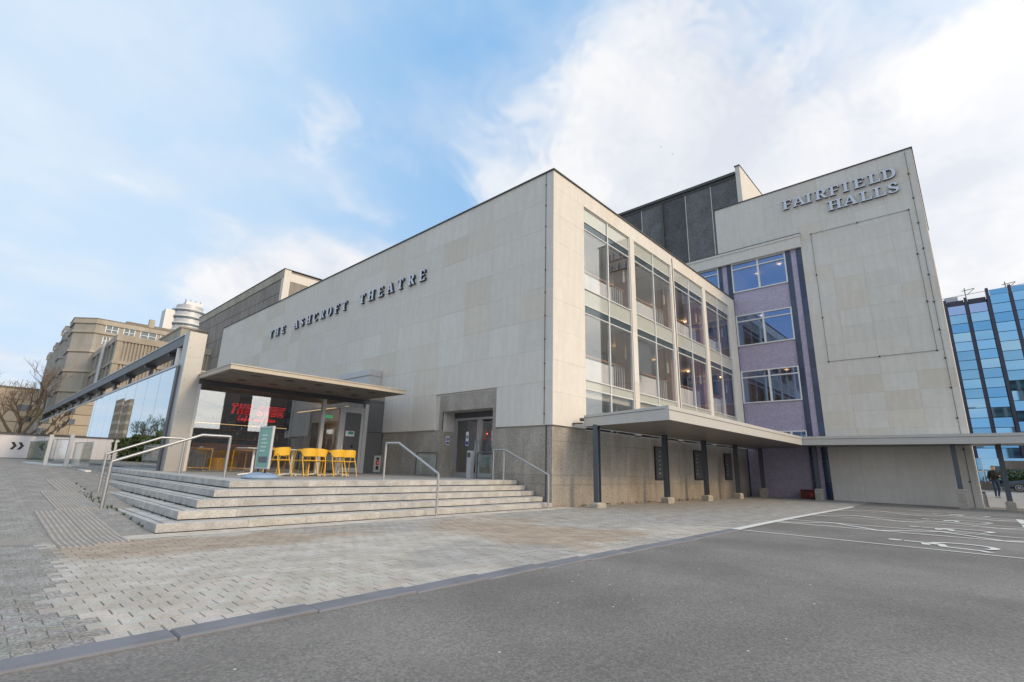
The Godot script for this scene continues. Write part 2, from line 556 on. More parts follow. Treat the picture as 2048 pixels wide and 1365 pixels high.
func _ready() -> void:
	rng.seed = 20
	var cam := Camera3D.new()
	cam.name = "camera"
	cam.fov = 69.614
	cam.near = 0.1
	cam.far = 1500.0
	cam.transform = Transform3D(Basis(Vector3(0.735631, 0.025436, -0.676905), Vector3(0.150339, 0.968242, 0.199765), Vector3(0.660489, -0.248718, 0.708445)).orthonormalized(), Vector3(9.589, 1.15, 12.243))
	add_child(cam)
	cam.current = true
	var env := Environment.new()
	env.background_mode = Environment.BG_SKY
	var pano := PanoramaSkyMaterial.new()
	pano.panorama = make_sky()
	var sky := Sky.new()
	sky.sky_material = pano
	env.sky = sky
	env.tonemap_mode = Environment.TONE_MAPPER_LINEAR
	env.tonemap_exposure = 1.27
	env.sdfgi_enabled = true
	env.ssao_enabled = true
	env.ssil_enabled = true
	env.fog_enabled = false
	var we := WorldEnvironment.new()
	we.name = "world_environment"
	we.environment = env
	add_child(we)
	var sun := DirectionalLight3D.new()
	sun.name = "sun"
	sun.light_energy = 0.4
	sun.light_color = Color(1.0, 0.85, 0.64)
	sun.light_angular_distance = 11.0
	sun.shadow_enabled = true
	sun.look_at_from_position(Vector3(0.86, 0.47, -0.21), Vector3.ZERO)
	add_child(sun)
	make_materials()
	build_ground()
	build_steps()
	build_theatre()
	build_front()
	build_cafe()
	build_hall()
	build_walkway()
	build_back()
	build_left_distance()
	build_right_distance()
	build_furniture()
	build_small()


# ---------------------------------------------------------------- ground, paving, car park
func block_colour(x: float, z: float, nz: FastNoiseLite) -> Color:
	var pale := Color(0.575, 0.535, 0.485)
	var brown := Color(0.47, 0.385, 0.305)
	var dark := Color(0.43, 0.415, 0.395)
	var k := nz.get_noise_2d(x * 1.0, z * 1.0)
	var k2 := nz.get_noise_2d(x * 1.4 + 40.0, z * 0.9 + 11.0)
	var soil := 0.0
	for p in [[1.3, 8.7, 1.0, 2.4], [2.7, 5.2, 2.6, 1.35], [1.5, 2.6, 1.6, 1.5], [4.2, 4.4, 1.2, 1.2]]:
		soil = max(soil, 1.25 - Vector2((x - p[0]) / p[2], (z - p[1]) / p[3]).length() + k * 1.1)
	var c := pale.lerp(brown, sm(0.1, 0.75, soil))
	c = c.lerp(dark, 0.75 * sm(0.10, 0.28, k2 - 0.12 * absf(z - 7.3) + 0.1))
	c = c.lerp(dark, 0.8 * sm(3.6, 2.6, z + 1.2 * k2) * sm(4.8, 4.0, x + k))
	c = c.lerp(dark, sm(1.8, 0.2, z + 0.8 * k2))
	c = c.lerp(dark, coarse_share(x, z, nz))
	return c

func coarse_share(x: float, z: float, nz: FastNoiseLite) -> float:   # the coarse grey paving beyond the ragged edge, and all of the ramp
	var e := z + 0.3 * nz.get_noise_2d(x, z) + 0.10 * nz.get_noise_2d(x * 9.0, z * 9.0)
	return maxf(sm(11.3, 11.5, e), sm(0.9, -0.3, x))

func build_ground() -> void:
	var gm := MB.new()
	var xs := [-900, -400, -200, -120, -80, -60, -45, -30, -24, -20, -18, -16, -13, -10, -7, -4, -2, 0, 1.5, 3, 5, 8, 12, 16, 22, 30, 45, 70, 120, 250, 900]
	var zs := [-900, -400, -200, -120, -80, -60, -45, -34, -30, -28, -26, -24, -22, -19, -16, -14, -12, -10, -8, -6, -4, -2, 0, 2, 4, 6, 8, 10, 12, 15, 20, 30, 50, 90, 200, 400, 900]
	for a in xs.size() - 1:
		for b in zs.size() - 1:
			var q := []
			for p in [[a, b + 1], [a + 1, b + 1], [a + 1, b], [a, b]]:
				q.append(Vector3(xs[p[0]], g(xs[p[0]], zs[p[1]]) - 0.09, zs[p[1]]))
			gm.quad(q[0], q[1], q[2], q[3])
	struct(obj("ground", gm, M.ground), "grey ground of the town beyond the forecourt", "ground")

	struct(obj("car_park", sheet(5.76, 40.0, -19.5, 45.0, 0.9, -0.008), M.asphalt), "worn grey asphalt of the car park in the foreground", "car park")
	struct(obj("asphalt_strip", sheet(5.3, 5.76, -19.5, 0.96, 0.5, -0.004), M.asphalt), "strip of asphalt between the parking bays and the paving", "asphalt")
	struct(obj("service_road", sheet(-10.0, 60.0, -75.0, -44.0, 4.0, 0.0), M.asphalt), "service road passing behind the concert hall", "road")
	struct(obj("rear_pavement", sheet(9.7, 40.0, -44.0, -19.5, 1.5, 0.006), M.terrace), "grey pavement beyond the end of the concert hall", "pavement")

	# forecourt paving: a bed with joints, concrete blocks on it
	var pav := Node3D.new()
	pav.name = "forecourt_paving"
	add_child(pav)
	struct(pav, "block paving of the forecourt between the steps and the kerb", "paving")
	obj("joint_bed", sheet(-62.0, 0.3, 10.0, 40.0, 1.0, -0.006), M.bed, pav)
	obj("joint_bed", sheet(0.3, 5.53, -18.2, 40.0, 0.8, -0.006), M.bed, pav)
	obj("joint_bed", sheet(-62.0, -1.0, 8.4, 10.0, 1.0, -0.006), M.bed, pav)
	obj("edge_flags", sheet(0.05, 0.52, -0.6, 11.2, 0.6, 0.004), M.flag, pav)
	var nz := FastNoiseLite.new()
	nz.seed = 31
	nz.frequency = 0.22
	nz.fractal_octaves = 4
	var cells := []
	var fields := [[-3.19, 0.95, 10.42, 11.2], [-6.7, -3.19, 10.24, 10.88], [-10.2, -6.7, 10.05, 10.56]]
	var L := 0.182
	var W := 0.162
	for r in range(-130, 34):
		var x := 5.53 - W * (r + 0.5) if r >= 0 else 5.53 - W * (33.0 + absf(r))
		if x < -16.0:
			continue
		var z0 := -18.0 if x > 0.52 else (10.05 if x > -2.5 else 8.6)
		var off := (absi(r) % 2) * L * 0.5
		var z := z0 + off + L / 2
		while z < 22.0:
			var free := true
			for f in fields:
				if x > f[0] + 0.1 and x < f[1] - 0.5 and z > f[2] + 0.1 and z < f[3] - 0.1: free = false
			if x < 0.1 and z < 10.05:      # under the steps
				var kk := floori((10.06 - z) / 0.36)
				if g(x, z) < 0.14 + 0.15 * kk + 0.02 or kk > 4: free = false
			if free:
				var dx := x - 9.589
				var dz := z - 12.243
				var fwd := -0.660489 * dx - 0.708445 * dz
				var side := 0.735631 * dx - 0.676905 * dz
				if fwd > -3.0 and absf(side) < maxf(fwd, 0.0) * 1.2 + 6.0:
					cells.append([dx * dx + dz * dz, x, z])
			z += L
	cells.sort_custom(func(p, q): return p[0] < q[0])
	var shapes := {}
	var rest := MB.new()
	var rest_coarse := MB.new()
	for k in cells.size():
		var x: float = cells[k][1]
		var z: float = cells[k][2]
		var c := block_colour(x, z, nz) * rng.randf_range(0.95, 1.03)
		var y := g(x, z) + rng.randf_range(-0.002, 0.002)
		var rough := coarse_share(x, z, nz) > 0.5
		var tilt := atan((g(x + 0.2, z) - g(x - 0.2, z)) / 0.4)
		if k < 300:
			var key := Vector4i(roundi(c.r * 40), roundi(c.g * 40), roundi(c.b * 40), 1 if rough else 0)
			if not shapes.has(key):
				var m := MB.new()
				m.col = Color(key.x / 40.0, key.y / 40.0, key.z / 40.0)
				var gp := 0.0012 if rough else 0.0034
				m.cbox(Vector3(-W / 2 + gp, -0.03, -L / 2 + gp), Vector3(W / 2 - gp, 0.0, L / 2 - gp), 0.0035, Transform3D.IDENTITY, 0.88 if rough else 0.75)  # sides and chamfers coloured darker to draw the joint lines
				shapes[key] = m.mesh()
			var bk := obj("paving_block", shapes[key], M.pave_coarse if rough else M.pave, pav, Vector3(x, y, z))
			bk.rotation = Vector3(rng.randf_range(-0.008, 0.008), 0, tilt + rng.randf_range(-0.008, 0.008))
		else:
			var into := rest_coarse if rough else rest
			var gp := 0.0012 if rough else 0.0034
			into.col = c
			var h := Vector2(W / 2 - gp, L / 2 - gp)
			var t := Transform3D(Basis(Vector3.BACK, tilt), Vector3(x, y, z))
			var a := [t * Vector3(-h.x, 0, h.y), t * Vector3(h.x, 0, h.y), t * Vector3(h.x, 0, -h.y), t * Vector3(-h.x, 0, -h.y)]
			into.quad(a[0], a[1], a[2], a[3])
			into.col = c * (0.85 if rough else 0.7)  # sides coloured darker than the tops
			for e in 4:
				var p: Vector3 = a[e]
				var q: Vector3 = a[(e + 1) % 4]
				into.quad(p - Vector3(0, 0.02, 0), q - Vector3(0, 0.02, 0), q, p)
	obj("coarse_paving_blocks", rest_coarse, M.pave_coarse, pav).set_meta("kind", "stuff")
	obj("far_paving_blocks", rest, M.pave, pav).set_meta("kind", "stuff")

	# kerb of long blue-grey stones
	var kerb := Node3D.new()
	kerb.name = "kerb"
	add_child(kerb)
	struct(kerb, "flush kerb of long blue-grey stones along the car park", "kerb")
	var z := 16.6
	while z > 1.2:
		var l: float = min(0.915, z - 1.0)
		var m := MB.new()
		m.cbox(Vector3(-0.112, -0.12, -l / 2 + 0.004), Vector3(0.112, 0.006 + rng.randf_range(0.0, 0.004), l / 2 - 0.004), 0.012)
		obj("kerb_stone", m, M.kerb, kerb, Vector3(5.645, g(5.645, z - l / 2) + 0.004, z - l / 2)).rotation.x = -atan((g(5.6, z - l) - g(5.6, z)) / l)
		z -= 0.915

	# ribbed warning slabs laid in three staggered fields beside the steps
	var tac := Node3D.new()
	tac.name = "tactile_paving"
	add_child(tac)
	struct(tac, "ribbed warning paving in three staggered fields beside the steps", "tactile paving")
	for f in fields:
		var nzs := roundi((f[3] - f[2]) / 0.4)
		var nxs := roundi((f[1] - f[0]) / 0.4)
		for a in nxs:
			for b in nzs:
				var w: float = (f[1] - f[0]) / nxs
				var d: float = (f[3] - f[2]) / nzs
				var cut := 0.0 if f[1] < 0.5 or a < nxs - 1 or b > 0 else 0.55
				w *= 1.0 - cut
				var xc: float = f[0] + (f[1] - f[0]) / nxs * a + w * 0.5
				var zc: float = f[2] + d * (b + 0.5)
				var m := MB.new()
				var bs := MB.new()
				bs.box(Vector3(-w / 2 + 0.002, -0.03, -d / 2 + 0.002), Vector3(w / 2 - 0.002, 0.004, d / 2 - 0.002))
				for r in 6:
					var zr := -d / 2 + d * (r + 0.5) / 6
					m.cbox(Vector3(-w / 2 + 0.004, 0.002, zr - 0.019), Vector3(w / 2 - 0.004, 0.014, zr + 0.019), 0.007)
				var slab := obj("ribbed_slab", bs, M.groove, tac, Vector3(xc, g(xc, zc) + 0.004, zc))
				obj("ribs", m, M.tactile, slab)
				slab.rotation.z = atan((g(xc + 0.2, zc) - g(xc - 0.2, zc)) / 0.4)

	# painted parking bays
	var marks := Node3D.new()
	marks.name = "parking_markings"
	add_child(marks)
	struct(marks, "white painted disabled parking bays with hatched strips and wheelchair symbols", "road markings")
	bar(marks, "bay_line", Vector2(5.62, 0.98), Vector2(5.62, -12.6), 0.17)
	bar(marks, "bay_line", Vector2(5.55, 0.93), Vector2(11.6, 1.03), 0.08)
	for zz in [-1.75, -5.4, -9.2]:
		bar(marks, "bay_line", Vector2(5.7, zz), Vector2(10.9, zz - 0.02), 0.11)
		bar(marks, "bay_line", Vector2(5.7, zz - 1.15), Vector2(10.9, zz - 1.15), 0.11)
		for k in 5:
			bar(marks, "hatch_line", Vector2(5.75 + k, zz - 0.04 if k % 2 == 0 else zz - 1.11), Vector2(6.75 + k, zz - 1.11 if k % 2 == 0 else zz - 0.04), 0.11)
	bar(marks, "bay_line", Vector2(5.55, -12.55), Vector2(11.2, -12.55), 0.09)
	bar(marks, "edge_line", Vector2(10.3, -8.4), Vector2(10.3, -10.8), 0.16)
	bar(marks, "edge_line", Vector2(10.3, -5.9), Vector2(10.3, -7.9), 0.16)
	for zz in [0.0, -3.75, -7.4, -11.2]:
		wheelchair(marks, Vector2(9.0, zz))

func bar(parent: Node, called: String, a: Vector2, b: Vector2, w: float) -> void:
	var m := MB.new()
	var d := (b - a).normalized()
	var s := Vector2(-d.y, d.x) * w / 2
	var n := maxi(1, ceili(a.distance_to(b) / 1.0))
	for k in n:
		var p := a.lerp(b, float(k) / n)
		var q := a.lerp(b, float(k + 1) / n)
		var c := [p - s, q - s, q + s, p + s]
		var v := []
		for e in c: v.append(Vector3(e.x, g(e.x, e.y) + 0.0, e.y))
		if (v[1] - v[0]).cross(v[2] - v[0]).y < 0: v.reverse()
		m.quad(v[0], v[1], v[2], v[3])
	obj(called, m, M.paint, parent)

func wheelchair(parent: Node, at: Vector2) -> void:
	# head towards -x; a wheel arc, a seated body and a foot
	var m := MB.new()
	var strokes := [[Vector2(-0.62, -0.05), Vector2(-0.10, -0.02)], [Vector2(-0.34, 0.0), Vector2(-0.30, 0.30)], [Vector2(-0.12, 0.0), Vector2(-0.06, 0.36), Vector2(0.42, 0.5), Vector2(0.52, 0.62)]]
	var arc := []
	for k in 15:
		var t := deg_to_rad(lerp(-200.0, 40.0, k / 14.0))
		arc.append(Vector2(0.18 + 0.42 * cos(t), -0.02 - 0.36 * sin(t) * -1.0))
	strokes.append(arc)
	var head := []
	for k in 9: head.append(Vector2(-0.78 + 0.05 * cos(TAU * k / 8), -0.05 + 0.05 * sin(TAU * k / 8)))
	strokes.append(head)
	for s in strokes:
		for k in s.size() - 1:
			var a: Vector2 = s[k] + at
			var b: Vector2 = s[k + 1] + at
			var d := (b - a).normalized() * 0.03
			var n := Vector2(-d.y, d.x) / 0.03 * 0.06
			var v := []
			for e in [a - d - n, b + d - n, b + d + n, a - d + n]: v.append(Vector3(e.x, g(e.x, e.y) + 0.0 + 0.0004 * k, e.y))
			if (v[1] - v[0]).cross(v[2] - v[0]).y < 0: v.reverse()
			m.quad(v[0], v[1], v[2], v[3])
	obj("wheelchair_symbol", m, M.paint, parent)


# ---------------------------------------------------------------- steps and terrace
func build_steps() -> void:
	var st := Node3D.new()
	st.name = "terrace_steps"
	add_child(st)
	struct(st, "five pale granite steps wrapping the corner of the cafe terrace", "steps")
	var core := MB.new()
	var cuts := [1.37, 1.05, 1.62, 0.92, 1.22, 1.5, 0.8, 1.3, 1.45, 1.1]
	for k in 5:
		var f := -0.36 * k
		var c := 10.0 - 0.36 * k
		var top := 0.14 + 0.15 * k
		var tip: float = -top / 0.045 - 0.5
		core.box(Vector3(tip, -0.2, -0.04), Vector3(f - 0.03, top - 0.12, c - 0.03))
		var z := c
		var n := k * 3
		while z > 0.02:
			var l: float = min(cuts[n % 10], z)
			if z - l < 0.35: l = z
			var m := MB.new()
			m.cbox(Vector3(-0.62, -0.128, -l / 2 + 0.0025), Vector3(0, 0, l / 2 - 0.0025), 0.006)
			obj("step_block", m, M.steps[rng.randi() % 4], st, Vector3(f, top + rng.randf_range(-0.002, 0.001), z - l / 2))
			z -= l
			n += 1
		var x := f - 0.62
		while x > tip:
			var l: float = min(cuts[n % 10], x - tip + 0.01)
			var m := MB.new()
			m.cbox(Vector3(-l / 2 + 0.0025, -0.128, -0.62), Vector3(l / 2 - 0.0025, 0, 0), 0.006)
			obj("step_block", m, M.steps[rng.randi() % 4], st, Vector3(x - l / 2, top + rng.randf_range(-0.002, 0.001), c))
			x -= l
			n += 1
		if k < 4:   # dark inlaid strip along each tread
			bx("nosing_strip", Vector3(tip + 0.4, top - 0.01, c - 0.13), Vector3(f - 0.11, top + 0.003, c - 0.10), M.kerb, st)
	obj("step_core", core, M.dark_joint, st)
	struct(bx("terrace", Vector3(-62, 0.3, -0.8), Vector3(-1.9, TERRACE - 0.004, 8.1), M.terrace), "grey paved terrace in front of the cafe", "terrace")
	# weeds rooted in the joints of the steps and along the wall foot
	var w := MB.new()
	var spots := []
	for k in 60: spots.append(Vector3(rng.randf_range(-9.0, -0.6), 0, 10.02 - 0.36 * (rng.randi() % 3)))
	for k in 70: spots.append(Vector3(rng.randf_range(0.0, 0.14), 0, rng.randf_range(-12.0, -1.5)))
	for k in 26: spots.append(Vector3(rng.randf_range(-6.6, -3.2), 0, rng.randf_range(10.04, 10.2)))
	for p in spots:
		var y := g(p.x, p.z)
		if p.z < 9.9 and p.z > 8: y = 0.14 + 0.15 * roundi((10.02 - p.z) / 0.36 - 1.0)
		for b in 7:
			var a := rng.randf() * TAU
			var h := rng.randf_range(0.02, 0.075)
			var d := Vector3(cos(a), 0, sin(a)) * rng.randf_range(0.02, 0.06)
			var s := Vector3(-sin(a), 0, cos(a)) * 0.009
			var o := Vector3(p.x, y - 0.005, p.z)
			w.tri(o - s, o + s, o + d + Vector3(0, h, 0))
	tag(obj("weeds", w, M.leaf), "small weeds rooted in the step joints and along the wall foot", "weeds", "", "stuff")


# ---------------------------------------------------------------- theatre: lettered wall, granite base, entrance
func build_theatre() -> void:
	var th := thing("theatre_building", "pale stone theatre block with a blank lettered side and a glazed front", "theatre")
	M.theatre = th
	var core := MB.new()
	core.box(Vector3(-34, 2.46, -0.75), Vector3(-5.45, 11.45, -0.055))
	core.box(Vector3(-2.7, 2.46, -0.75), Vector3(-0.055, 11.45, -0.055))
	core.box(Vector3(-5.45, 3.17, -0.75), Vector3(-2.7, 11.45, -0.055))
	core.box(Vector3(-34, 0, -0.75), Vector3(-5.46, 2.46, -0.1))
	core.box(Vector3(-2.69, 0, -0.75), Vector3(-0.1, 2.46, -0.1))
	core.box(Vector3(-34, 0, -18), Vector3(-6.5, 11.4, -0.75))
	core.box(Vector3(-6.5, 10.0, -18.04), Vector3(-0.3, 11.44, -0.75))        # roof
	core.box(Vector3(-6.5, 6.94, -18.04), Vector3(-0.22, 7.66, -0.75))        # floors
	core.box(Vector3(-6.5, 3.6, -18.04), Vector3(-0.22, 4.22, -0.75))
	core.box(Vector3(-0.35, 0, -18.04), Vector3(-0.1, 2.46, -0.75))
	obj("wall_core", core, M.room, th)
	# stone cladding on the lettered wall
	var L := Vector3.LEFT
	var B := Vector3.BACK
	clad(th, "stone_panel", M.stones, Vector3(0, 2.47, -0.05), L, B, split(2.5, 1.25), [1.39], 0.004, 0.05)
	clad(th, "stone_panel", M.stones, Vector3(-5.87, 2.47, -0.05), L, B, split(28.13, 1.5), [1.39], 0.004, 0.05)
	clad(th, "stone_panel", M.stones, Vector3(0, 3.86, -0.05), L, B, split(34.0, 1.5), split(7.64, 1.09), 0.004, 0.05)
	# granite base
	clad(th, "granite_panel", M.granites, Vector3(-0.045, 0.0, -0.095), L, B, split(2.41, 1.25), [0.65, 0.28, 1.49], 0.006, 0.045)
	clad(th, "granite_panel", M.granites, Vector3(-5.66, 0.0, -0.095), L, B, split(3.84, 1.3), [0.65, 0.28, 1.49], 0.006, 0.045)
	var surround := MB.new()   # granite frame standing in the notch of the stone
	surround.box(Vector3(-5.66, 2.42, -0.095), Vector3(-5.45, 3.8, -0.05))
	surround.box(Vector3(-2.7, 2.42, -0.095), Vector3(-2.46, 3.8, -0.05))
	surround.box(Vector3(-5.45, 3.17, -0.095), Vector3(-2.7, 3.8, -0.05))
	surround.box(Vector3(-5.66, 0.0, -0.75), Vector3(-5.452, 2.42, -0.05))
	surround.box(Vector3(-2.698, 0.0, -0.75), Vector3(-2.46, 2.42, -0.05))
	surround.box(Vector3(-5.87, 2.42, -0.1), Vector3(-5.66, 3.86, -0.06))
	obj("door_surround", surround, M.granite, th)
	# coping
	var cop := MB.new()
	cop.box(Vector3(-34.05, 11.5, -18.0), Vector3(0.05, 11.545, 0.05))
	obj("coping", cop, M.coping, th)
	bx("roof_sheet", Vector3(-33.9, 11.545, -17.9), Vector3(-0.06, 11.56, -0.06), M.terrace, th)
	# entrance door set back in its surround
	var d := MB.new()
	var zf := -0.70
	for xr in [[-5.45, -5.33], [-4.13, -3.93], [-2.82, -2.7]]:
		d.box(Vector3(xr[0], TERRACE, zf - 0.06), Vector3(xr[1], 2.95, zf + 0.04))
	d.box(Vector3(-5.33, 2.86, zf - 0.05), Vector3(-2.82, 2.95, zf + 0.03))
	d.box(Vector3(-5.33, TERRACE, zf - 0.05), Vector3(-4.13, 0.9, zf + 0.03))
	d.box(Vector3(-3.93, TERRACE, zf - 0.05), Vector3(-2.82, 0.9, zf + 0.03))
	var door := obj("entrance_door", d, M.steel, th)
	bx("pane", Vector3(-5.33, 0.9, zf - 0.012), Vector3(-4.13, 2.86, zf - 0.002), M.door_glass, door)
	bx("pane", Vector3(-3.93, 0.9, zf - 0.012), Vector3(-2.82, 2.86, zf - 0.002), M.door_glass, door)
	var hd := MB.new()
	hd.tube([Vector3(-4.08, 1.25, zf + 0.05), Vector3(-4.08, 1.25, zf + 0.14), Vector3(-4.08, 2.05, zf + 0.14), Vector3(-4.08, 2.05, zf + 0.05)], 0.018)
	obj("handle", hd, M.steel, door)
	var hd2 := MB.new()
	hd2.tube([Vector3(-3.90, 1.25, zf + 0.05), Vector3(-3.90, 1.25, zf + 0.14), Vector3(-3.90, 2.05, zf + 0.14), Vector3(-3.90, 2.05, zf + 0.05)], 0.018)
	obj("handle", hd2, M.steel, door)
	bx("recess_ceiling", Vector3(-5.45, 2.96, -0.75), Vector3(-2.7, 3.168, -0.66), M.dark_metal, th)
	# lobby seen through the door
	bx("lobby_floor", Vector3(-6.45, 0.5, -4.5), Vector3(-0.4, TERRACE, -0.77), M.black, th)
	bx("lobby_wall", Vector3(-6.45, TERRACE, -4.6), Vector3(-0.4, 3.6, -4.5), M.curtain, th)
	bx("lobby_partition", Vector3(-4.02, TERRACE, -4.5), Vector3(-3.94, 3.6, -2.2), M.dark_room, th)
	# conductor running down the corner, with clips
	var lc := MB.new()
	lc.tube([Vector3(-0.33, 11.5, 0.02), Vector3(-0.33, 2.5, 0.02)], 0.009, -1, 6)
	lc.tube([Vector3(-0.28, 2.47, -0.03), Vector3(-0.28, 0.0, -0.03)], 0.02, -1, 6)
	var cable := obj("conductor", lc, M.coping, th)
	for k in 11:
		bx("clip", Vector3(-0.35, 11.0 - k * 0.82, 0.001), Vector3(-0.31, 11.04 - k * 0.82, 0.035), M.coping, cable)
	# lettering: shallow raised capitals
	var sg := thing("theatre_lettering", "raised metal capitals reading THE ASHCROFT THEATRE high on the blank wall", "sign", Vector3(-15.4, 9.02, 0.0))
	letters(sg, "THE", [-8.15, -7.25, -6.3], 0.50, 1.0)
	letters(sg, "ASHCROFT", [-4.45, -3.62, -2.77, -1.93, -1.1, -0.27, 0.55, 1.35], 0.50, 1.0)
	letters(sg, "THEATRE", [3.15, 3.98, 4.82, 5.65, 6.48, 7.32, 8.13], 0.50, 1.0)

func letters(sg: Node3D, text: String, centres: Array, cap: float, widen: float) -> void:
	word("letter", text, sg, centres, Vector3(0, 0, 0.13), Vector3.RIGHT, cap, widen, 0.02, M.letter)
	var k0 := sg.get_child_count() - text.length()
	for k in text.length():      # each face stands on a dark side of the same outline
		var o: MeshInstance3D = sg.get_child(k0 + k)
		var t: TextMesh = o.mesh.duplicate()
		t.depth = 0.12
		var s := MeshInstance3D.new()
		s.name = "letter_side"
		s.mesh = t
		s.material_override = M.letter_side
		s.position = Vector3(0, 0, -0.0705)
		s.scale = Vector3(1.015, 1.008, 1)
		o.add_child(s, true)


# ---------------------------------------------------------------- theatre: glazed front along -z
func build_front() -> void:
	var th: Node3D = M.theatre
	var F := Vector3.FORWARD
	var R := Vector3.RIGHT
	var bays := [[-1.86, -5.31], [-5.68, -9.21], [-9.58, -13.1], [-13.48, -16.98]]
	clad(th, "stone_panel", M.stones, Vector3(-0.05, 2.47, 0.0), F, R, [1.86], split(8.40, 1.05), 0.004, 0.05)
	clad(th, "stone_panel", M.stones, Vector3(-0.05, 10.87, 0.0), F, R, split(18.04, 1.5), [0.63], 0.004, 0.05)
	var ends := [0.0, -5.31, -9.21, -13.1, -16.98]
	var starts := [-1.86, -5.68, -9.58, -13.48, -18.04]
	var pc := MB.new()
	for k in 5:
		if k > 0:
			clad(th, "stone_panel", M.stones, Vector3(-0.05, 2.47, ends[k]), F, R, [ends[k] - starts[k]], split(8.40, 2.1), 0.004, 0.05)
		pc.box(Vector3(-0.13, 2.46, starts[k]), Vector3(-0.052, 10.87, ends[k] - (0.06 if k == 0 else 0.0)))
	pc.box(Vector3(-0.32, 10.88, -18.04), Vector3(-0.052, 11.49, -0.06))
	obj("front_core", pc, M.stone, th)
	clad(th, "granite_panel", M.granites, Vector3(-0.095, -0.12, -0.045), F, R, split(18.0, 2.25), [0.77, 0.28, 1.05, 0.44], 0.006, 0.045)
	var ys := [10.87, 10.30, 9.98, 7.59, 6.95, 6.64, 4.20, 3.87, 2.56]
	var kinds := [1, 2, 0, 1, 2, 0, 1, 0]
	for b in 4:
		var z0: float = bays[b][0]
		var z1: float = bays[b][1]
		var zm := (z0 + z1) / 2
		var fr := MB.new()
		for zz in [[z0, z0 - 0.045], [zm + 0.03, zm - 0.03], [z1 + 0.045, z1]]:
			fr.box(Vector3(-0.125, 2.47, zz[1]), Vector3(-0.035, 10.87, zz[0]))
		for y in ys:
			for zz in [[z0 - 0.045, zm + 0.03], [zm - 0.03, z1 + 0.045]]:
				fr.box(Vector3(-0.12, y - 0.035, zz[1]), Vector3(-0.03 if y in [7.59, 4.20, 2.56] else -0.05, y, zz[0]))
		var w := obj("window", fr, M.frame, th)
		for r in 8:
			for zz in [[z0 - 0.045, zm + 0.03], [zm - 0.03, z1 + 0.045]]:
				var mt: Material = [M.glass, M.pale_panel, M.vent][kinds[r]]
				var th2 := 0.006
				bx(["pane", "spandrel_panel", "vent_panel"][kinds[r]], Vector3(-0.085, ys[r + 1], zz[1]), Vector3(-0.085 + th2, ys[r] - 0.035, zz[0]), mt, w)
		# rooms behind
		for fl in [[7.66, 10.0], [4.22, 6.94]]:
			bx("timber_column", Vector3(-1.25, fl[0], z1 - 1.1), Vector3(-0.56, fl[1], z1 - 0.69), M.wood, th)
			bx("room_wall", Vector3(-4.0, fl[0], z1 - 0.5), Vector3(-3.8, fl[1], z0 + 0.2), M.dark_room, th)
			var ze: float = max(z1 - 0.67, -18.0)
			var zs := z0 if b == 0 else z0 - 0.75
			var zp: float = z1 + 0.32
			var br := MB.new()
			br.box(Vector3(-0.80, fl[0] + 0.06, ze), Vector3(-0.75, fl[0] + 0.10, zs))
			var bal := obj("balustrade", br, M.white, th)
			bx("handrail", Vector3(-0.82, fl[0] + 1.08, ze), Vector3(-0.73, fl[0] + 1.14, zs), M.rail_wood, bal)
			bx("infill_panel", Vector3(-0.79, fl[0] + 0.10, zp), Vector3(-0.77, fl[0] + 1.0, zs), M.white, bal)
			for s in 5:
				var zz := zp - 0.12 - s * (zp - 0.16 - ze) / 4.6
				bx("baluster", Vector3(-0.795, fl[0] + 0.10, zz - 0.022), Vector3(-0.755, fl[0] + 1.08, zz + 0.022), M.white, bal)
			var li := 0 if fl[0] > 7 else 1
			var dl := thing("ceiling_downlight", "round warm downlight inside the %s bay of the glazed front, %s floor" % [["first", "second", "third", "last"][b], ["upper", "lower"][li]], "lamp", Vector3(-2.2, fl[1] - 0.004, z1 + 1.2), 0, "downlights behind the glazed front")
			var dm := MB.new()
			dm.lathe([Vector2(0, -0.03), Vector2(0.11, -0.03), Vector2(0.13, 0.0)], Vector3.ZERO, 12)
			obj("lens", dm, M.warm_lamp, dl)
			var ol := OmniLight3D.new()
			ol.name = "lamp_light"
			ol.light_color = Color(1.0, 0.8, 0.55)
			ol.light_energy = 0.3
			ol.light_size = 0.05
			ol.omni_range = 8
			ol.omni_attenuation = 2.0
			ol.shadow_enabled = true
			ol.position = Vector3(0, -0.07, 0)
			dl.add_child(ol)
			var p := thing("pendant_lamp", "slim white tube lamp hanging in the %s window bay, %s floor" % [["first", "second", "third", "last"][b], ["upper", "lower"][li]], "lamp", Vector3(-0.66, fl[0] + 1.47, z1 - 0.52), 0, "tube lamps hanging behind the glazed front")
			var tb := MB.new()
			tb.lathe([Vector2(0, 0), Vector2(0.045, 0), Vector2(0.045, 0.5), Vector2(0, 0.5)], Vector3.ZERO, 10)
			obj("shade", tb, M.white, p)
			var cb := MB.new()
			cb.tube([Vector3(0, 0.5, 0), Vector3(0, fl[1] - fl[0] - 1.47, 0)], 0.008, -1, 5)
			obj("cable", cb, M.white, p)
	tag(bx("roller_blind", Vector3(-0.32, 5.2, -7.42), Vector3(-0.30, 6.6, -5.75), M.curtain), "grey roller blind drawn down in the second bay of the lower floor", "blind")
	var cu := MB.new()
	for k in 12:
		cu.tube([Vector3(-2.6 + 0.04 * (k % 2), 4.24, -3.1 - k * 0.09), Vector3(-2.6 + 0.04 * (k % 2), 6.92, -2.1 - k * 0.09)], 0.055, -1, 6)
	tag(obj("curtain", cu, M.curtain), "dark pleated curtain behind the first bay of the lower floor", "curtain")
	# drainpipe on the pier between second and third bay
	var dp := MB.new()
	dp.tube([Vector3(0.025, 11.3, -9.40), Vector3(0.025, 2.5, -9.40)], 0.014, -1, 6)
	obj("conductor", dp, M.coping, th)
	# poster frames on the granite
	var zz := [[-6.75, -7.75], [-10.6, -11.5], [-14.4, -15.35]]
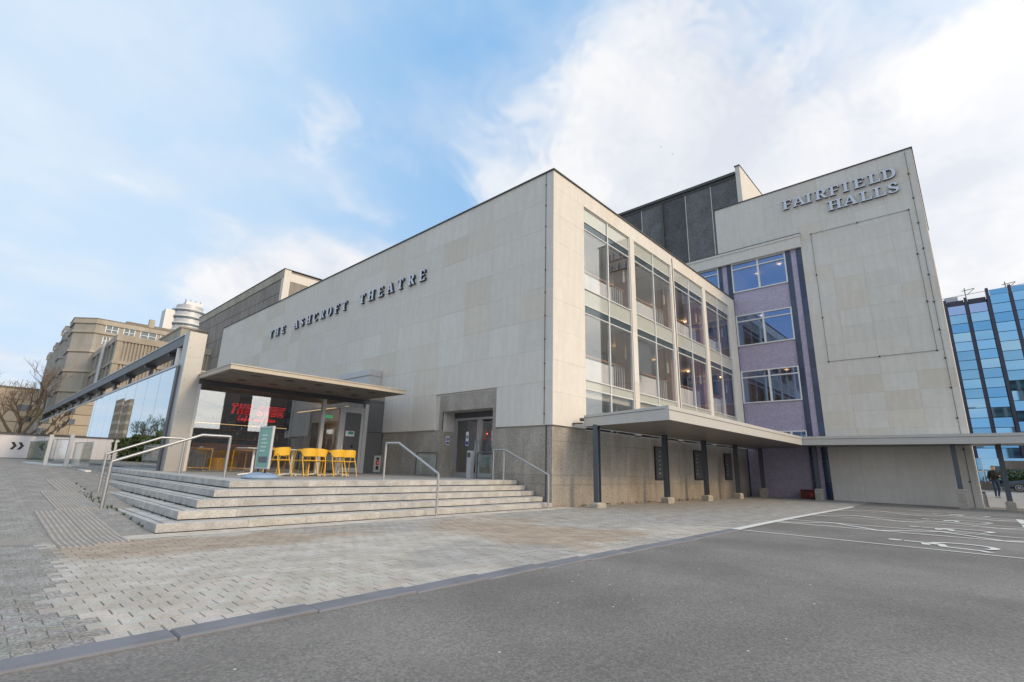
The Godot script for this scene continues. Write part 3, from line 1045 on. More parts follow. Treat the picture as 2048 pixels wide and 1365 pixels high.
	for k in 3:
		var zc: float = (zz[k][0] + zz[k][1]) / 2
		var p := thing("poster_case", ["black poster case on the granite base behind the second canopy column", "black poster case on the granite base behind the third canopy column", "black poster case on the granite base behind the fourth canopy column"][k], "poster case", Vector3(-0.045, 0.79, zc), 0, "poster cases under the walkway canopy")
		var w: float = zz[k][0] - zz[k][1]
		bx("case", Vector3(0, 0, -w / 2), Vector3(0.05, 1.33, w / 2), M.black, p)
		bx("poster", Vector3(0.048, 0.06, -w / 2 + 0.06), Vector3(0.053, 1.27, w / 2 - 0.06), M.dark_metal, p)
		for s in 6:     # pale lines of small print, too small to read
			bx("print_line", Vector3(0.052, 1.1 - s * 0.17, -w / 2 + 0.55), Vector3(0.0545, 1.13 - s * 0.17, -w / 2 + 0.55 + 0.1 + 0.05 * (s % 3)), M.room, p)


# ---------------------------------------------------------------- cafe pavilion
func build_cafe() -> void:
	var cf := thing("cafe_pavilion", "glass cafe pavilion with a grey steel pillar and a flat stone canopy", "cafe")
	var X := -9.5
	var T := TERRACE
	# pillar and long beam of the portal frame
	var p := MB.new()
	p.box(Vector3(-10.1, T - 0.02, 7.345), Vector3(X, 4.5, 7.87))
	p.box(Vector3(-10.1, 4.504, 7.345), Vector3(X, 5.36, 7.87))
	p.box(Vector3(-10.08, 4.49, 7.36), Vector3(X - 0.01, 4.51, 7.86))
	var pil := obj("pillar", p, M.pillar, cf)
	var bolts := MB.new()
	for y in [1.5, 2.6, 3.7, 4.8]:
		bolts.box(Vector3(X, y, 7.43), Vector3(X + 0.008, y + 0.02, 7.45))
		bolts.box(Vector3(X, y, 7.77), Vector3(X + 0.008, y + 0.02, 7.79))
	obj("bolt_heads", bolts, M.dark_metal, pil)
	var bm := MB.new()
	bm.box(Vector3(-57.5, 4.98, 7.35), Vector3(-10.1, 5.33, 7.86))
	var beam := obj("beam", bm, M.dark_metal, cf)
	bx("beam_cap", Vector3(-57.5, 5.33, 7.33), Vector3(-10.1, 5.365, 7.885), M.steel, beam)
	for x in [-12.25, -15.9, -19.9, -23.5, -27.6, -31.5, -35.3, -39.1, -43.1, -47.0, -51.0, -55.0]:
		var b := MB.new()
		b.box(Vector3(x - 0.09, 4.86, 7.40), Vector3(x + 0.09, 4.98, 7.80))
		b.box(Vector3(x - 0.06, 4.30, 7.5), Vector3(x + 0.06, 4.86, 7.62))
		obj("bracket", b, M.dark_metal, beam)
	bx("end_post", Vector3(-57.5, T, 7.35), Vector3(-57.3, 4.98, 7.86), M.dark_metal, cf)
	var po := MB.new()
	po.tube([Vector3(-10.9, 4.28, 7.75), Vector3(-10.9, 4.98, 7.75)], 0.10, -1, 12)
	obj("post", po, M.white, cf)
	# mirrored side glazing under a rail
	var rail := MB.new()
	rail.box(Vector3(-57.3, 4.22, 7.82), Vector3(-10.1, 4.30, 7.93))
	obj("glazing_rail", rail, M.alu, cf)
	bx("glazing_jamb", Vector3(-10.25, T, 7.86), Vector3(-9.96, 4.22, 7.92), M.dark_metal, cf)
	var x := -10.3
	while x > -57.0:
		var o := bx("side_pane", Vector3(-0.955, T, -0.01), Vector3(0.955, 4.22, 0.01), M.side_glass, cf)
		o.position = Vector3(x - 0.97, 0, 7.888)
		o.rotation.y = rng.randf_range(-0.0035, 0.0035)
		x -= 1.94
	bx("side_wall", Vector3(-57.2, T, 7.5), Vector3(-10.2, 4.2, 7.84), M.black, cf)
	# roof, canopy and its fittings
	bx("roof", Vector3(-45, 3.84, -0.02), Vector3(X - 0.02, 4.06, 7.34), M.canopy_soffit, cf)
	bx("roof_edge", Vector3(-45, 4.06, 7.0), Vector3(-10.0, 4.16, 7.33), M.fascia, cf)
	var cn := MB.new()
	cn.box(Vector3(-9.52, 3.805, 1.0), Vector3(-6.5, 3.935, 7.36))
	var can := obj("canopy", cn, M.canopy_stone, cf)
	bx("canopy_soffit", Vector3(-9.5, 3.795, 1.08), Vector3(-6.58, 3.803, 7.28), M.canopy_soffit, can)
	bx("canopy_edge", Vector3(-9.52, 3.935, 0.98), Vector3(-6.47, 3.965, 7.38), M.canopy_stone, can)
	bx("canopy_upstand", Vector3(-9.5, 3.965, 1.7), Vector3(-7.0, 4.06, 6.9), M.fascia, can)
	for xx in [-7.2, -8.5]:
		for zz in [6.35, 5.28, 4.22, 3.15, 2.08]:
			var dl := MB.new()
			dl.lathe([Vector2(0.125, 0), Vector2(0.145, 0.002), Vector2(0.145, 0.014), Vector2(0.0, 0.014)], Vector3.ZERO, 16)
			obj("downlight", dl, M.black, can, Vector3(xx, 3.782, zz))
	# ventilation box on the roof beside the stone wall
	var vb := MB.new()
	vb.box(Vector3(-12.7, 4.07, 0.02), Vector3(-9.93, 5.27, 0.62))
	var vent := obj("ventilation_box", vb, M.alu, cf)
	bx("box_lid", Vector3(-12.74, 5.0, 0.02), Vector3(-9.89, 5.03, 0.66), M.fascia, vent)
	for k in 6:
		bx("louvre", Vector3(-12.5, 4.40 + k * 0.075, 0.62), Vector3(-11.2, 4.435 + k * 0.075, 0.65), M.dark_metal, vent)
	# front glazing
	var fr := MB.new()
	fr.box(Vector3(X - 0.1, 3.62, 0.75), Vector3(X + 0.01, 3.79, 7.345))                 # dark head
	fr.box(Vector3(X - 0.1, T - 0.02, 2.85), Vector3(X, 0.77, 7.345))
	obj("glazing_head", fr, M.dark_metal, cf)
	var mu := MB.new()
	mu.box(Vector3(X - 0.12, T, 2.72), Vector3(X + 0.03, 3.62, 2.86))
	mu.box(Vector3(X - 0.12, 3.34, 0.80), Vector3(X + 0.02, 3.42, 2.72))
	mu.box(Vector3(X - 0.12, T, 1.94), Vector3(X + 0.02, 3.34, 2.06))
	mu.box(Vector3(X - 0.12, T, 0.78), Vector3(X + 0.03, 3.62, 0.95))
	obj("door_frame", mu, M.alu, cf)
	bx("jamb", Vector3(X - 0.1, T, 7.26), Vector3(X + 0.02, 3.62, 7.345), M.alu, cf)
	bx("pane", Vector3(X - 0.06, 0.77, 2.86), Vector3(X - 0.045, 3.62, 7.26), M.cafe_glass, cf)
	bx("pane", Vector3(X - 0.06, 3.42, 0.95), Vector3(X - 0.045, 3.62, 2.72), M.cafe_glass, cf)
	bx("pane", Vector3(X - 0.06, T + 0.05, 2.06), Vector3(X - 0.045, 3.34, 2.72), M.cafe_glass, cf)
	var lf := MB.new()
	lf.box(Vector3(X - 0.07, T + 0.02, 0.95), Vector3(X - 0.02, 0.95, 1.94))
	lf.box(Vector3(X - 0.07, 3.2, 0.95), Vector3(X - 0.02, 3.34, 1.94))
	lf.box(Vector3(X - 0.07, 0.95, 1.80), Vector3(X - 0.02, 3.2, 1.94))
	lf.box(Vector3(X - 0.07, 0.95, 0.95), Vector3(X - 0.02, 3.2, 1.07))
	var leaf := obj("door", lf, M.alu, cf)
	bx("door_reflection_grey", Vector3(X - 0.06, 0.95, 1.07), Vector3(X - 0.045, 3.2, 1.80), M.clad_grey, leaf)  # opaque grey painted in place of glass reflecting the grey wall
	bx("handle", Vector3(X - 0.02, 1.55, 1.84), Vector3(X + 0.03, 1.85, 1.88), M.white, leaf)
	bx("notice", Vector3(X - 0.044, 2.22, 1.32), Vector3(X - 0.038, 2.44, 1.72), M.white, leaf)
	bx("notice_band", Vector3(X - 0.038, 2.30, 1.36), Vector3(X - 0.035, 2.42, 1.60), mat(lin(0.05, 0.35, 0.32), 0.4), leaf)
	for q in [[1.62, 1.75], [1.45, 1.45], [1.70, 1.45]]:
		bx("fitting", Vector3(X - 0.045, q[1], q[0] - 0.28), Vector3(X - 0.025, q[1] + 0.12, q[0] - 0.2), M.rubber, leaf)
	# dark cladding between the door and the stone wall
	for r in [[T, 2.45], [2.46, 3.74], [3.75, 3.83]]:
		bx("cladding_panel", Vector3(X - 0.3, r[0], 0.0), Vector3(X, r[1] - 0.008, 0.77), M.clad_grey, cf)
	# interior
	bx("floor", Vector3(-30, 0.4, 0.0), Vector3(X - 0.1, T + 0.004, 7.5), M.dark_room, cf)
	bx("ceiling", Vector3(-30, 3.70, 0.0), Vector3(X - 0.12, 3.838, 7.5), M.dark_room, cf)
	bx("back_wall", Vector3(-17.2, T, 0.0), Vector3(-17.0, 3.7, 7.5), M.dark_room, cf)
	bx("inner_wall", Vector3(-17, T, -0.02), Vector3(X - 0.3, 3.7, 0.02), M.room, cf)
	bx("counter", Vector3(-16.4, T, 1.0), Vector3(-15.6, 1.85, 5.6), M.wood, cf)
	for k in 3:
		bx("shelf", Vector3(-16.95, 2.1 + k * 0.4, 1.2), Vector3(-16.7, 2.14 + k * 0.4, 5.5), M.rail_wood, cf)
	for k in 22:
		var b := MB.new()
		var hb := rng.randf_range(0.16, 0.3)
		b.lathe([Vector2(0, 0), Vector2(0.045, 0), Vector2(0.045, hb * 0.65), Vector2(0.018, hb * 0.8), Vector2(0.018, hb), Vector2(0, hb)], Vector3.ZERO, 8)
		tag(obj("bottle", b, [M.white, M.yellow, M.poster_green, M.rail_wood, M.blue_base][k % 5], self, Vector3(-16.8, 2.14 + (k % 3) * 0.4, 1.5 + k * 0.18)), "bottle on the shelves behind the cafe counter", "bottle", "bottles behind the cafe counter")
	for q in [[Vector3(-15.5, 3.55, 1.2), Vector3(-10.5, 3.575, 1.225)], [Vector3(-14.2, 2.62, 6.4), Vector3(-14.175, 2.64, 2.2)]]:
		var a: Vector3 = q[0]
		var e: Vector3 = q[1]
		var ls := thing("led_strip_lamp", ["slim lit strip lamp under the cafe ceiling, running away from the window", "slim lit strip lamp hung low across the back of the cafe"][0 if a.y > 3.3 else 1], "lamp", (a + e) / 2)
		obj("diffuser", unit_box((e - a).abs()), M.warm_lamp, ls)
		var ol := OmniLight3D.new()
		ol.name = "strip_light"
		ol.light_color = Color(1.0, 0.8, 0.55)
		ol.light_energy = 0.25
		ol.light_size = 0.03
		ol.omni_range = 12
		ol.omni_attenuation = 2.0
		ol.shadow_enabled = true
		ol.position = Vector3(0, -0.35, 0)
		ls.add_child(ol)
	var ex := thing("exit_lamp", "small green lit exit lamp above the cafe door", "lamp", Vector3(-10.6, 3.05, 2.0))
	bx("face", Vector3(-0.02, -0.07, -0.18), Vector3(0.02, 0.07, 0.18), M.green_lamp, ex)
	# neon sign just inside the glass
	var sg := thing("neon_sign", "red neon sign reading THE CUBE, Cafe and Bar behind the cafe window", "neon sign", Vector3(X - 0.22, 2.76, 6.17))
	neon(sg)
	# red inlet box set into the cladding by the wall
	var fb := thing("inlet_cabinet", "grey inlet cabinet with a red plate beside the cafe door", "cabinet", Vector3(X, 0.78, 0.10))
	bx("door", Vector3(0.0, 0, -0.14), Vector3(0.03, 0.70, 0.19), M.alu, fb)
	bx("red_plate", Vector3(0.03, 0.30, -0.04), Vector3(0.045, 0.50, 0.10), M.red, fb)
	bx("label_plate", Vector3(0.045, 0.36, 0.0), Vector3(0.049, 0.44, 0.03), M.white, fb)
	bx("outlet", Vector3(0.03, 0.12, -0.02), Vector3(0.07, 0.26, 0.09), M.black, fb)
	bx("outlet", Vector3(0.03, 0.52, -0.03), Vector3(0.05, 0.62, 0.08), M.black, fb)

func neon(sg: Node3D) -> void:
	# block letters are outlined twice in tube, leaning like the sign; x runs along the reading direction (-z)
	var glyph := {
		"T": [[0, 1, 1, 1, 1, 0.8, 0.62, 0.8, 0.62, 0, 0.38, 0, 0.38, 0.8, 0, 0.8, 0, 1]],
		"H": [[0, 0, 0, 1, 0.28, 1, 0.28, 0.6, 0.72, 0.6, 0.72, 1, 1, 1, 1, 0, 0.72, 0, 0.72, 0.4, 0.28, 0.4, 0.28, 0, 0, 0]],
		"E": [[0, 0, 0, 1, 1, 1, 1, 0.8, 0.3, 0.8, 0.3, 0.6, 0.85, 0.6, 0.85, 0.4, 0.3, 0.4, 0.3, 0.2, 1, 0.2, 1, 0, 0, 0]],
		"C": [[1, 0.7, 1, 0.85, 0.8, 1, 0.2, 1, 0, 0.85, 0, 0.15, 0.2, 0, 0.8, 0, 1, 0.15, 1, 0.3, 0.72, 0.3, 0.7, 0.2, 0.3, 0.2, 0.3, 0.8, 0.7, 0.8, 0.72, 0.7, 1, 0.7]],
		"U": [[0, 1, 0, 0.15, 0.2, 0, 0.8, 0, 1, 0.15, 1, 1, 0.7, 1, 0.7, 0.2, 0.3, 0.2, 0.3, 1, 0, 1]],
		"B": [[0, 0, 0, 1, 0.8, 1, 0.97, 0.85, 0.97, 0.62, 0.85, 0.5, 1, 0.38, 1, 0.15, 0.82, 0, 0, 0], [0.3, 0.6, 0.3, 0.8, 0.68, 0.8, 0.68, 0.6, 0.3, 0.6], [0.3, 0.2, 0.3, 0.4, 0.7, 0.4, 0.7, 0.2, 0.3, 0.2]],
	}
	var at := 0.0
	for ch in "THE CUBE":
		if ch == " ":
			at += 0.17
			continue
		var m := MB.new()
		for poly in glyph[ch]:
			var pts := []
			for k in range(0, poly.size(), 2):
				var px: float = poly[k] * 0.18 + poly[k + 1] * 0.07
				pts.append(Vector3(0, poly[k + 1] * 0.345, -(at + px)))
			m.tube(pts, 0.008, -1, 6)
		obj("letter_tube", m, M.neon, sg)
		at += 0.252
	# handwritten line below
	var script := {
		"C": [0.9, 0.85, 0.6, 1.0, 0.2, 0.7, 0.1, 0.3, 0.4, 0.02, 0.9, 0.25], "a": [0.8, 0.5, 0.4, 0.55, 0.1, 0.25, 0.35, 0.02, 0.75, 0.3, 0.8, 0.5, 0.8, 0.1, 1.0, 0.1],
		"f": [0.1, 0.1, 0.6, 0.7, 0.7, 1.0, 0.45, 0.9, 0.4, 0.0, 0.3, -0.35, 0.5, 0.05, 0.9, 0.3], "e": [0.1, 0.25, 0.7, 0.4, 0.6, 0.55, 0.25, 0.45, 0.2, 0.15, 0.5, 0.0, 1.0, 0.2],
		"n": [0.1, 0.0, 0.2, 0.5, 0.2, 0.1, 0.5, 0.5, 0.7, 0.4, 0.7, 0.05, 1.0, 0.1], "d": [0.75, 0.45, 0.3, 0.5, 0.1, 0.2, 0.4, 0.02, 0.7, 0.3, 0.95, 1.0, 0.75, 0.1, 1.0, 0.1],
		"B": [0.2, 0.0, 0.3, 0.95, 0.75, 0.95, 0.8, 0.65, 0.35, 0.52, 0.85, 0.4, 0.85, 0.1, 0.2, 0.0], "r": [0.1, 0.0, 0.25, 0.5, 0.35, 0.4, 0.7, 0.5, 0.75, 0.1, 1.0, 0.1],
	}
	at = 0.27
	for ch in "Cafe and Bar":
		if ch == " ":
			at += 0.09
			continue
		var q: Array = script[ch]
		var m := MB.new()
		var pts := []
		for k in range(0, q.size(), 2):
			pts.append(Vector3(0, q[k + 1] * 0.17 - 0.23, -(at + q[k] * 0.10 + q[k + 1] * 0.03)))
		m.tube(pts, 0.0085, -1, 6)
		obj("script_tube", m, M.neon, sg)
		at += 0.118
	var ol := OmniLight3D.new()
	ol.name = "neon_light"
	ol.light_color = Color(1.0, 0.15, 0.1)
	ol.light_energy = 0.06
	ol.light_size = 0.02
	ol.omni_range = 6
	ol.omni_attenuation = 2.0
	ol.shadow_enabled = true
	ol.position = Vector3(0.12, 0.1, -1.0)
	sg.add_child(ol)


# ---------------------------------------------------------------- concert hall block across the end of the forecourt
func build_hall() -> void:
	var h := thing("concert_hall", "tall pale stone concert hall with a lettered gable and violet window bays", "concert hall")
	var Z := -18.05
	var R := Vector3.RIGHT
	var B := Vector3.BACK
	var core := MB.new()
	core.box(Vector3(3.96, -0.3, -30.0), Vector3(9.47, 17.85, Z - 0.052))
	core.box(Vector3(-0.68, 14.6, -30.0), Vector3(3.96, 17.85, Z - 0.052))
	core.box(Vector3(-30, 13.88, -26), Vector3(3.95, 14.5, Z - 0.2))
	core.box(Vector3(-30, -0.3, -26), Vector3(-6, 13.88, Z - 0.3))
	core.box(Vector3(-6, -0.3, -26), Vector3(3.95, 13.88, -22.5))
	for y in [[11.0, 11.9], [7.4, 8.5], [4.0, 5.05], [-0.3, 2.8]]:
		core.box(Vector3(-6, y[0], -22.5), Vector3(3.95, y[1], Z - 0.3))
	core.box(Vector3(3.1, -0.3, -22.5), Vector3(3.95, 13.88, Z - 0.12))
	core.box(Vector3(-0.62, -0.3, -22.5), Vector3(-0.02, 13.88, Z - 0.12))
	obj("wall_core", core, M.room, h)
	var rows := split(15.3, 0.9)
	clad(h, "stone_panel", M.stones, Vector3(3.96, -0.15, Z - 0.05), R, B, split(5.52, 1.38), rows, 0.004, 0.05)
	clad(h, "stone_panel", M.stones, Vector3(-0.68, 15.15, Z - 0.05), R, B, split(10.16, 1.45), split(2.7, 0.9), 0.004, 0.05)
	clad(h, "stone_panel", M.stones, Vector3(-0.68, 14.55, Z - 0.05), R, B, split(4.64, 1.55), [0.6], 0.004, 0.05)
	clad(h, "end_stone", M.stones, Vector3(9.47, -0.15, Z - 0.06), Vector3.FORWARD, R, split(11.9, 1.7), split(18.0, 1.8), 0.004, 0.05)
	bx("coping", Vector3(-0.74, 17.85, -30.1), Vector3(9.56, 17.905, Z + 0.05), M.coping, h)
	# cornice over the window bays
	var co := MB.new()
	co.box(Vector3(-30, 13.86, Z - 0.2), Vector3(3.985, 14.50, Z + 0.16))
	co.box(Vector3(-30, 14.50, Z - 0.2), Vector3(4.02, 14.64, Z + 0.20))
	var cor := obj("cornice", co, M.stone, h)
	bx("cornice_flashing", Vector3(-30, 14.64, Z - 0.05), Vector3(4.03, 14.68, Z + 0.21), M.coping, cor)
	# violet mosaic panels and dark slate strips
	for c in [[0.0, 3.1], [-4.0, -0.78]]:
		for y in [[-0.15, 2.9], [3.45, 5.09], [7.01, 8.52], [10.46, 11.94]]:
			bx("mosaic_panel", Vector3(c[0], y[0], Z - 0.28), Vector3(c[1] - 0.002, y[1], Z - 0.10), M.purples[rng.randi() % 2], h)
	for s in [[3.10, 3.38, 1], [3.38, 3.66, 0], [3.66, 3.955, 1], [-0.78, -0.55, 1], [-0.55, -0.25, 0], [-0.25, -0.002, 1]]:
		if s[2] == 0:
			bx("mosaic_strip", Vector3(s[0], -0.15, Z - 0.12), Vector3(s[1], 13.86, Z - 0.05), M.purples[0], h)
		else:
			for k in 14:
				bx("slate_panel", Vector3(s[0], -0.15 + k, Z - 0.12), Vector3(s[1] - 0.002, min(0.844 + k, 13.86), Z - 0.02), M.slates[rng.randi() % 3], h)
	# windows
	for w in [[0.02, 3.10, 11.95, 13.86], [0.02, 3.10, 8.53, 10.46], [0.02, 3.10, 5.10, 7.01], [1.6, 3.12, 2.9, 3.46], [-4.0, -0.78, 11.95, 13.86]]:
		var fr := MB.new()
		var xm: float = (w[0] + w[1]) / 2
		var yt: float = w[3] - 0.40
		var zf := Z - 0.16
		for q in [[w[0], w[0] + 0.07], [xm - 0.05, xm + 0.05], [w[1] - 0.07, w[1]]]:
			fr.box(Vector3(q[0], w[2], zf), Vector3(q[1], w[3], Z - 0.02))
		for q in [[w[2], w[2] + 0.06], [w[3] - 0.06, w[3]], [yt - 0.03, yt + 0.03]]:
			if q[0] > w[2] - 0.01:
				for e in [[w[0] + 0.07, xm - 0.05], [xm + 0.05, w[1] - 0.07]]:
					fr.box(Vector3(e[0], q[0], zf + 0.005), Vector3(e[1], q[1], Z - 0.025))
		var win := obj("window", fr, M.white, h)
		for e in [[w[0] + 0.07, xm - 0.05], [xm + 0.05, w[1] - 0.07]]:
			if w[3] - w[2] > 1:
				bx("pane", Vector3(e[0], w[2] + 0.06, zf + 0.05), Vector3(e[1], yt - 0.03, zf + 0.056), M.hall_glass, win)
				bx("pane", Vector3(e[0], yt + 0.03, zf + 0.05), Vector3(e[1], w[3] - 0.06, zf + 0.056), M.hall_glass, win)
			else:
				bx("pane", Vector3(e[0], w[2] + 0.06, zf + 0.05), Vector3(e[1], w[3] - 0.06, zf + 0.056), M.hall_glass, win)
	# ceilings and lit downlights of the rooms behind
	for y in [13.84, 10.98, 7.38]:
		bx("room_ceiling", Vector3(-6, y - 0.04, -22.4), Vector3(3.09, y - 0.004, Z - 0.31), M.rail_wood if y < 12 else M.room, h)
	var where := ["top window of the concert hall", "middle window of the concert hall", "lower window of the concert hall"]
	for k in 3:
		var yc: float = [13.84, 10.98, 7.38][k]
		for q in [[0.9, -20.4], [2.4, -19.6]] if k < 2 else [[0.7, -19.6], [1.9, -20.6], [2.6, -19.4]]:
			var l := thing("ceiling_downlight", "round warm downlight behind the %s, %s" % [where[k], "left" if q[0] < 1 else ("right" if q[0] > 2 else "in the middle")], "lamp", Vector3(q[0], yc - 0.045, q[1]), 0, "downlights in the concert hall ceilings")
			var d := MB.new()
			d.lathe([Vector2(0, -0.03), Vector2(0.13, -0.03), Vector2(0.15, 0.0)], Vector3.ZERO, 14)
			obj("lens", d, M.warm_lamp, l)
			var ol := OmniLight3D.new()
			ol.name = "lamp_light"
			ol.light_color = Color(1.0, 0.78, 0.5)
			ol.light_energy = 0.05
			ol.light_size = 0.05
			ol.omni_range = 8
			ol.omni_attenuation = 2.0
			ol.shadow_enabled = true
			ol.position = Vector3(0, -0.07, 0)
			l.add_child(ol)
	# lettering
	var sg := thing("hall_lettering", "raised silver capitals reading FAIRFIELD HALLS on the concert hall gable", "sign", Vector3(6.0, 15.9, Z))
	letters(sg, "FAIRFIELD", [-2.44, -1.82, -1.31, -0.71, -0.05, 0.50, 1.12, 1.79, 2.43], 0.56, 1.12)
	letters(sg, "HALLS", [-0.11, 0.60, 1.32, 1.93, 2.53], 0.56, 1.12)
	for k in 9:
		sg.get_child(k).position.y += 0.53
	for k in 5:
		sg.get_child(9 + k).position.y -= 0.33
	# rectangle of thin cable held by studs, and the conductor at the corner
	var cb := MB.new()
	cb.tube([Vector3(4.55, 7.03, Z + 0.03), Vector3(4.54, 14.5, Z + 0.03), Vector3(8.95, 14.46, Z + 0.03), Vector3(8.99, 7.03, Z + 0.03), Vector3(4.55, 7.03, Z + 0.03)], 0.008, -1, 6)
	var ca := thing("cable_rectangle", "large rectangle of thin dark cable fixed to the blank gable with studs", "cable")
	obj("cable", cb, M.coping, ca)
	for q in [[4.55, 7.03], [4.54, 14.5], [8.95, 14.46], [8.99, 7.03], [4.55, 9.5], [4.54, 12.0], [8.96, 12.0], [8.98, 9.5], [6.75, 14.48], [6.77, 7.03]]:
		var s := MB.new()
		s.ball(Vector3.ZERO, Vector3(0.045, 0.045, 0.04), 5, 8)
		obj("stud", s, M.coping, ca, Vector3(q[0], q[1], Z + 0.03))
	var lc := MB.new()
	lc.tube([Vector3(9.22, 17.7, Z + 0.03), Vector3(9.24, -0.05, Z + 0.03)], 0.010, -1, 6)
	var con := obj("conductor", lc, M.coping, h)
	for k in 12:
		bx("clip", Vector3(9.18, 1.0 + k * 1.4, Z + 0.002), Vector3(9.26, 1.06 + k * 1.4, Z + 0.05), M.coping, con)


# ---------------------------------------------------------------- covered walkway
func build_walkway() -> void:
	var w := thing("walkway_canopy", "grey metal walkway canopy on dark posts with pale concrete feet", "canopy")
	# the roof falls slightly towards the theatre
	var sec := [[0.36, 2.48, 2.84], [3.3, 2.575, 2.995]]
	var za := -1.19
	var zb := -18.0
	var m := MB.new()
	var P := func(k: int, t: int, z: float) -> Vector3: return Vector3(sec[k][0], sec[k][1 + t], z)
	m.quad(P.call(0, 0, za), P.call(1, 0, za), P.call(1, 1, za), P.call(0, 1, za))
	m.quad(P.call(1, 0, za), P.call(1, 0, -16.0), P.call(1, 1, -16.0), P.call(1, 1, za))
	m.quad(P.call(0, 0, zb), P.call(0, 0, za), P.call(0, 1, za), P.call(0, 1, zb))
	m.quad(P.call(0, 1, za), P.call(1, 1, za), P.call(1, 1, zb), P.call(0, 1, zb))
	m.quad(Vector3(3.3, 2.575, -16.0), Vector3(24, 2.575, -16.0), Vector3(24, 2.995, -16.0), Vector3(3.3, 2.995, -16.0))
	m.quad(Vector3(3.3, 2.995, -16.0), Vector3(24, 2.995, -16.0), Vector3(24, 2.995, zb), Vector3(3.3, 2.995, zb))
	m.quad(Vector3(24, 2.575, zb), Vector3(3.3, 2.575, zb), Vector3(3.3, 2.995, zb), Vector3(24, 2.995, zb))
	var fa := obj("fascia", m, M.fascia, w)
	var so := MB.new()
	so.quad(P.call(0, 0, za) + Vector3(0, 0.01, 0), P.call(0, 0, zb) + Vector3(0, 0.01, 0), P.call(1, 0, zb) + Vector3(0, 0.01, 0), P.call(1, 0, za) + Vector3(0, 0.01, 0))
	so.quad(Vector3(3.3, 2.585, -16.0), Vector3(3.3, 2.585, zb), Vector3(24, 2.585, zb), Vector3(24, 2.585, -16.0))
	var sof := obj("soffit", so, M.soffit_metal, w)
	var seam := MB.new()
	for k in 9:
		var z := -2.9 - k * 1.7
		seam.box(Vector3(0.5, 2.484, z), Vector3(3.2, 2.492, z + 0.025), Transform3D(Basis(Vector3.BACK, 0.0323), Vector3(0, -0.0, 0)))
	for k in 12:
		seam.box(Vector3(4.6 + k * 1.5, 2.574, -17.95), Vector3(4.63 + k * 1.5, 2.584, -16.1))
	obj("soffit_seam", seam, M.dark_metal, sof)
	# a dark drip line and a lighter edge along the top
	var dl := MB.new()
	dl.box(Vector3(0.34, 2.75, za - 0.02), Vector3(3.315, 2.762, za + 0.012), Transform3D(Basis(Vector3.BACK, 0.05), Vector3(0, -0.02, 0)))
	dl.box(Vector3(3.29, 2.86, -15.99), Vector3(3.312, 2.872, za))
	dl.box(Vector3(3.3, 2.86, -16.0), Vector3(24, 2.872, -15.988))
	obj("drip_line", dl, M.dark_metal, fa)
	var gut := MB.new()
	gut.box(Vector3(-0.02, 2.56, -1.15), Vector3(0.36, 2.60, -1.05))
	gut.box(Vector3(0.22, 2.66, -1.30), Vector3(0.36, 2.74, -1.15))
	obj("gutter_outlet", gut, M.dark_metal, w)
	# posts and feet
	var posts := [[0.78, -1.28, 0.16], [0.78, -6.05, 0.22], [0.78, -9.85, 0.24], [0.78, -13.75, 0.26], [0.85, -17.45, 0.46], [3.55, -17.1, 0.55], [8.9, -16.75, 0.78], [10.35, -17.5, 0.36], [14.5, -17.3, 0.4]]
	for q in posts:
		var y := g(q[0], q[1])
		var top: float = 2.49 + 0.0323 * (min(q[0], 3.3) - 0.36)
		var pm := MB.new()
		pm.box(Vector3(-0.085, q[2] - 0.02, -0.09), Vector3(0.085, top - y + 0.03, -0.07))
		pm.box(Vector3(-0.085, q[2] - 0.02, 0.07), Vector3(0.085, top - y + 0.03, 0.09))
		pm.box(Vector3(-0.05, q[2] - 0.02, -0.07), Vector3(0.02, top - y + 0.03, 0.07))
		var po := obj("post", pm, M.column, w, Vector3(q[0], y, q[1]))
		var f := MB.new()
		f.cbox(Vector3(-0.15, -0.1, -0.25), Vector3(0.15, q[2], 0.25), 0.05)
		obj("concrete_foot", f, M.plinth, po)
	var sp := MB.new()
	sp.tube([Vector3(1.0, 2.8, -1.4), Vector3(1.0, 3.16, -1.4)], 0.012, -1, 6)
	obj("aerial", sp, M.dark_metal, w)


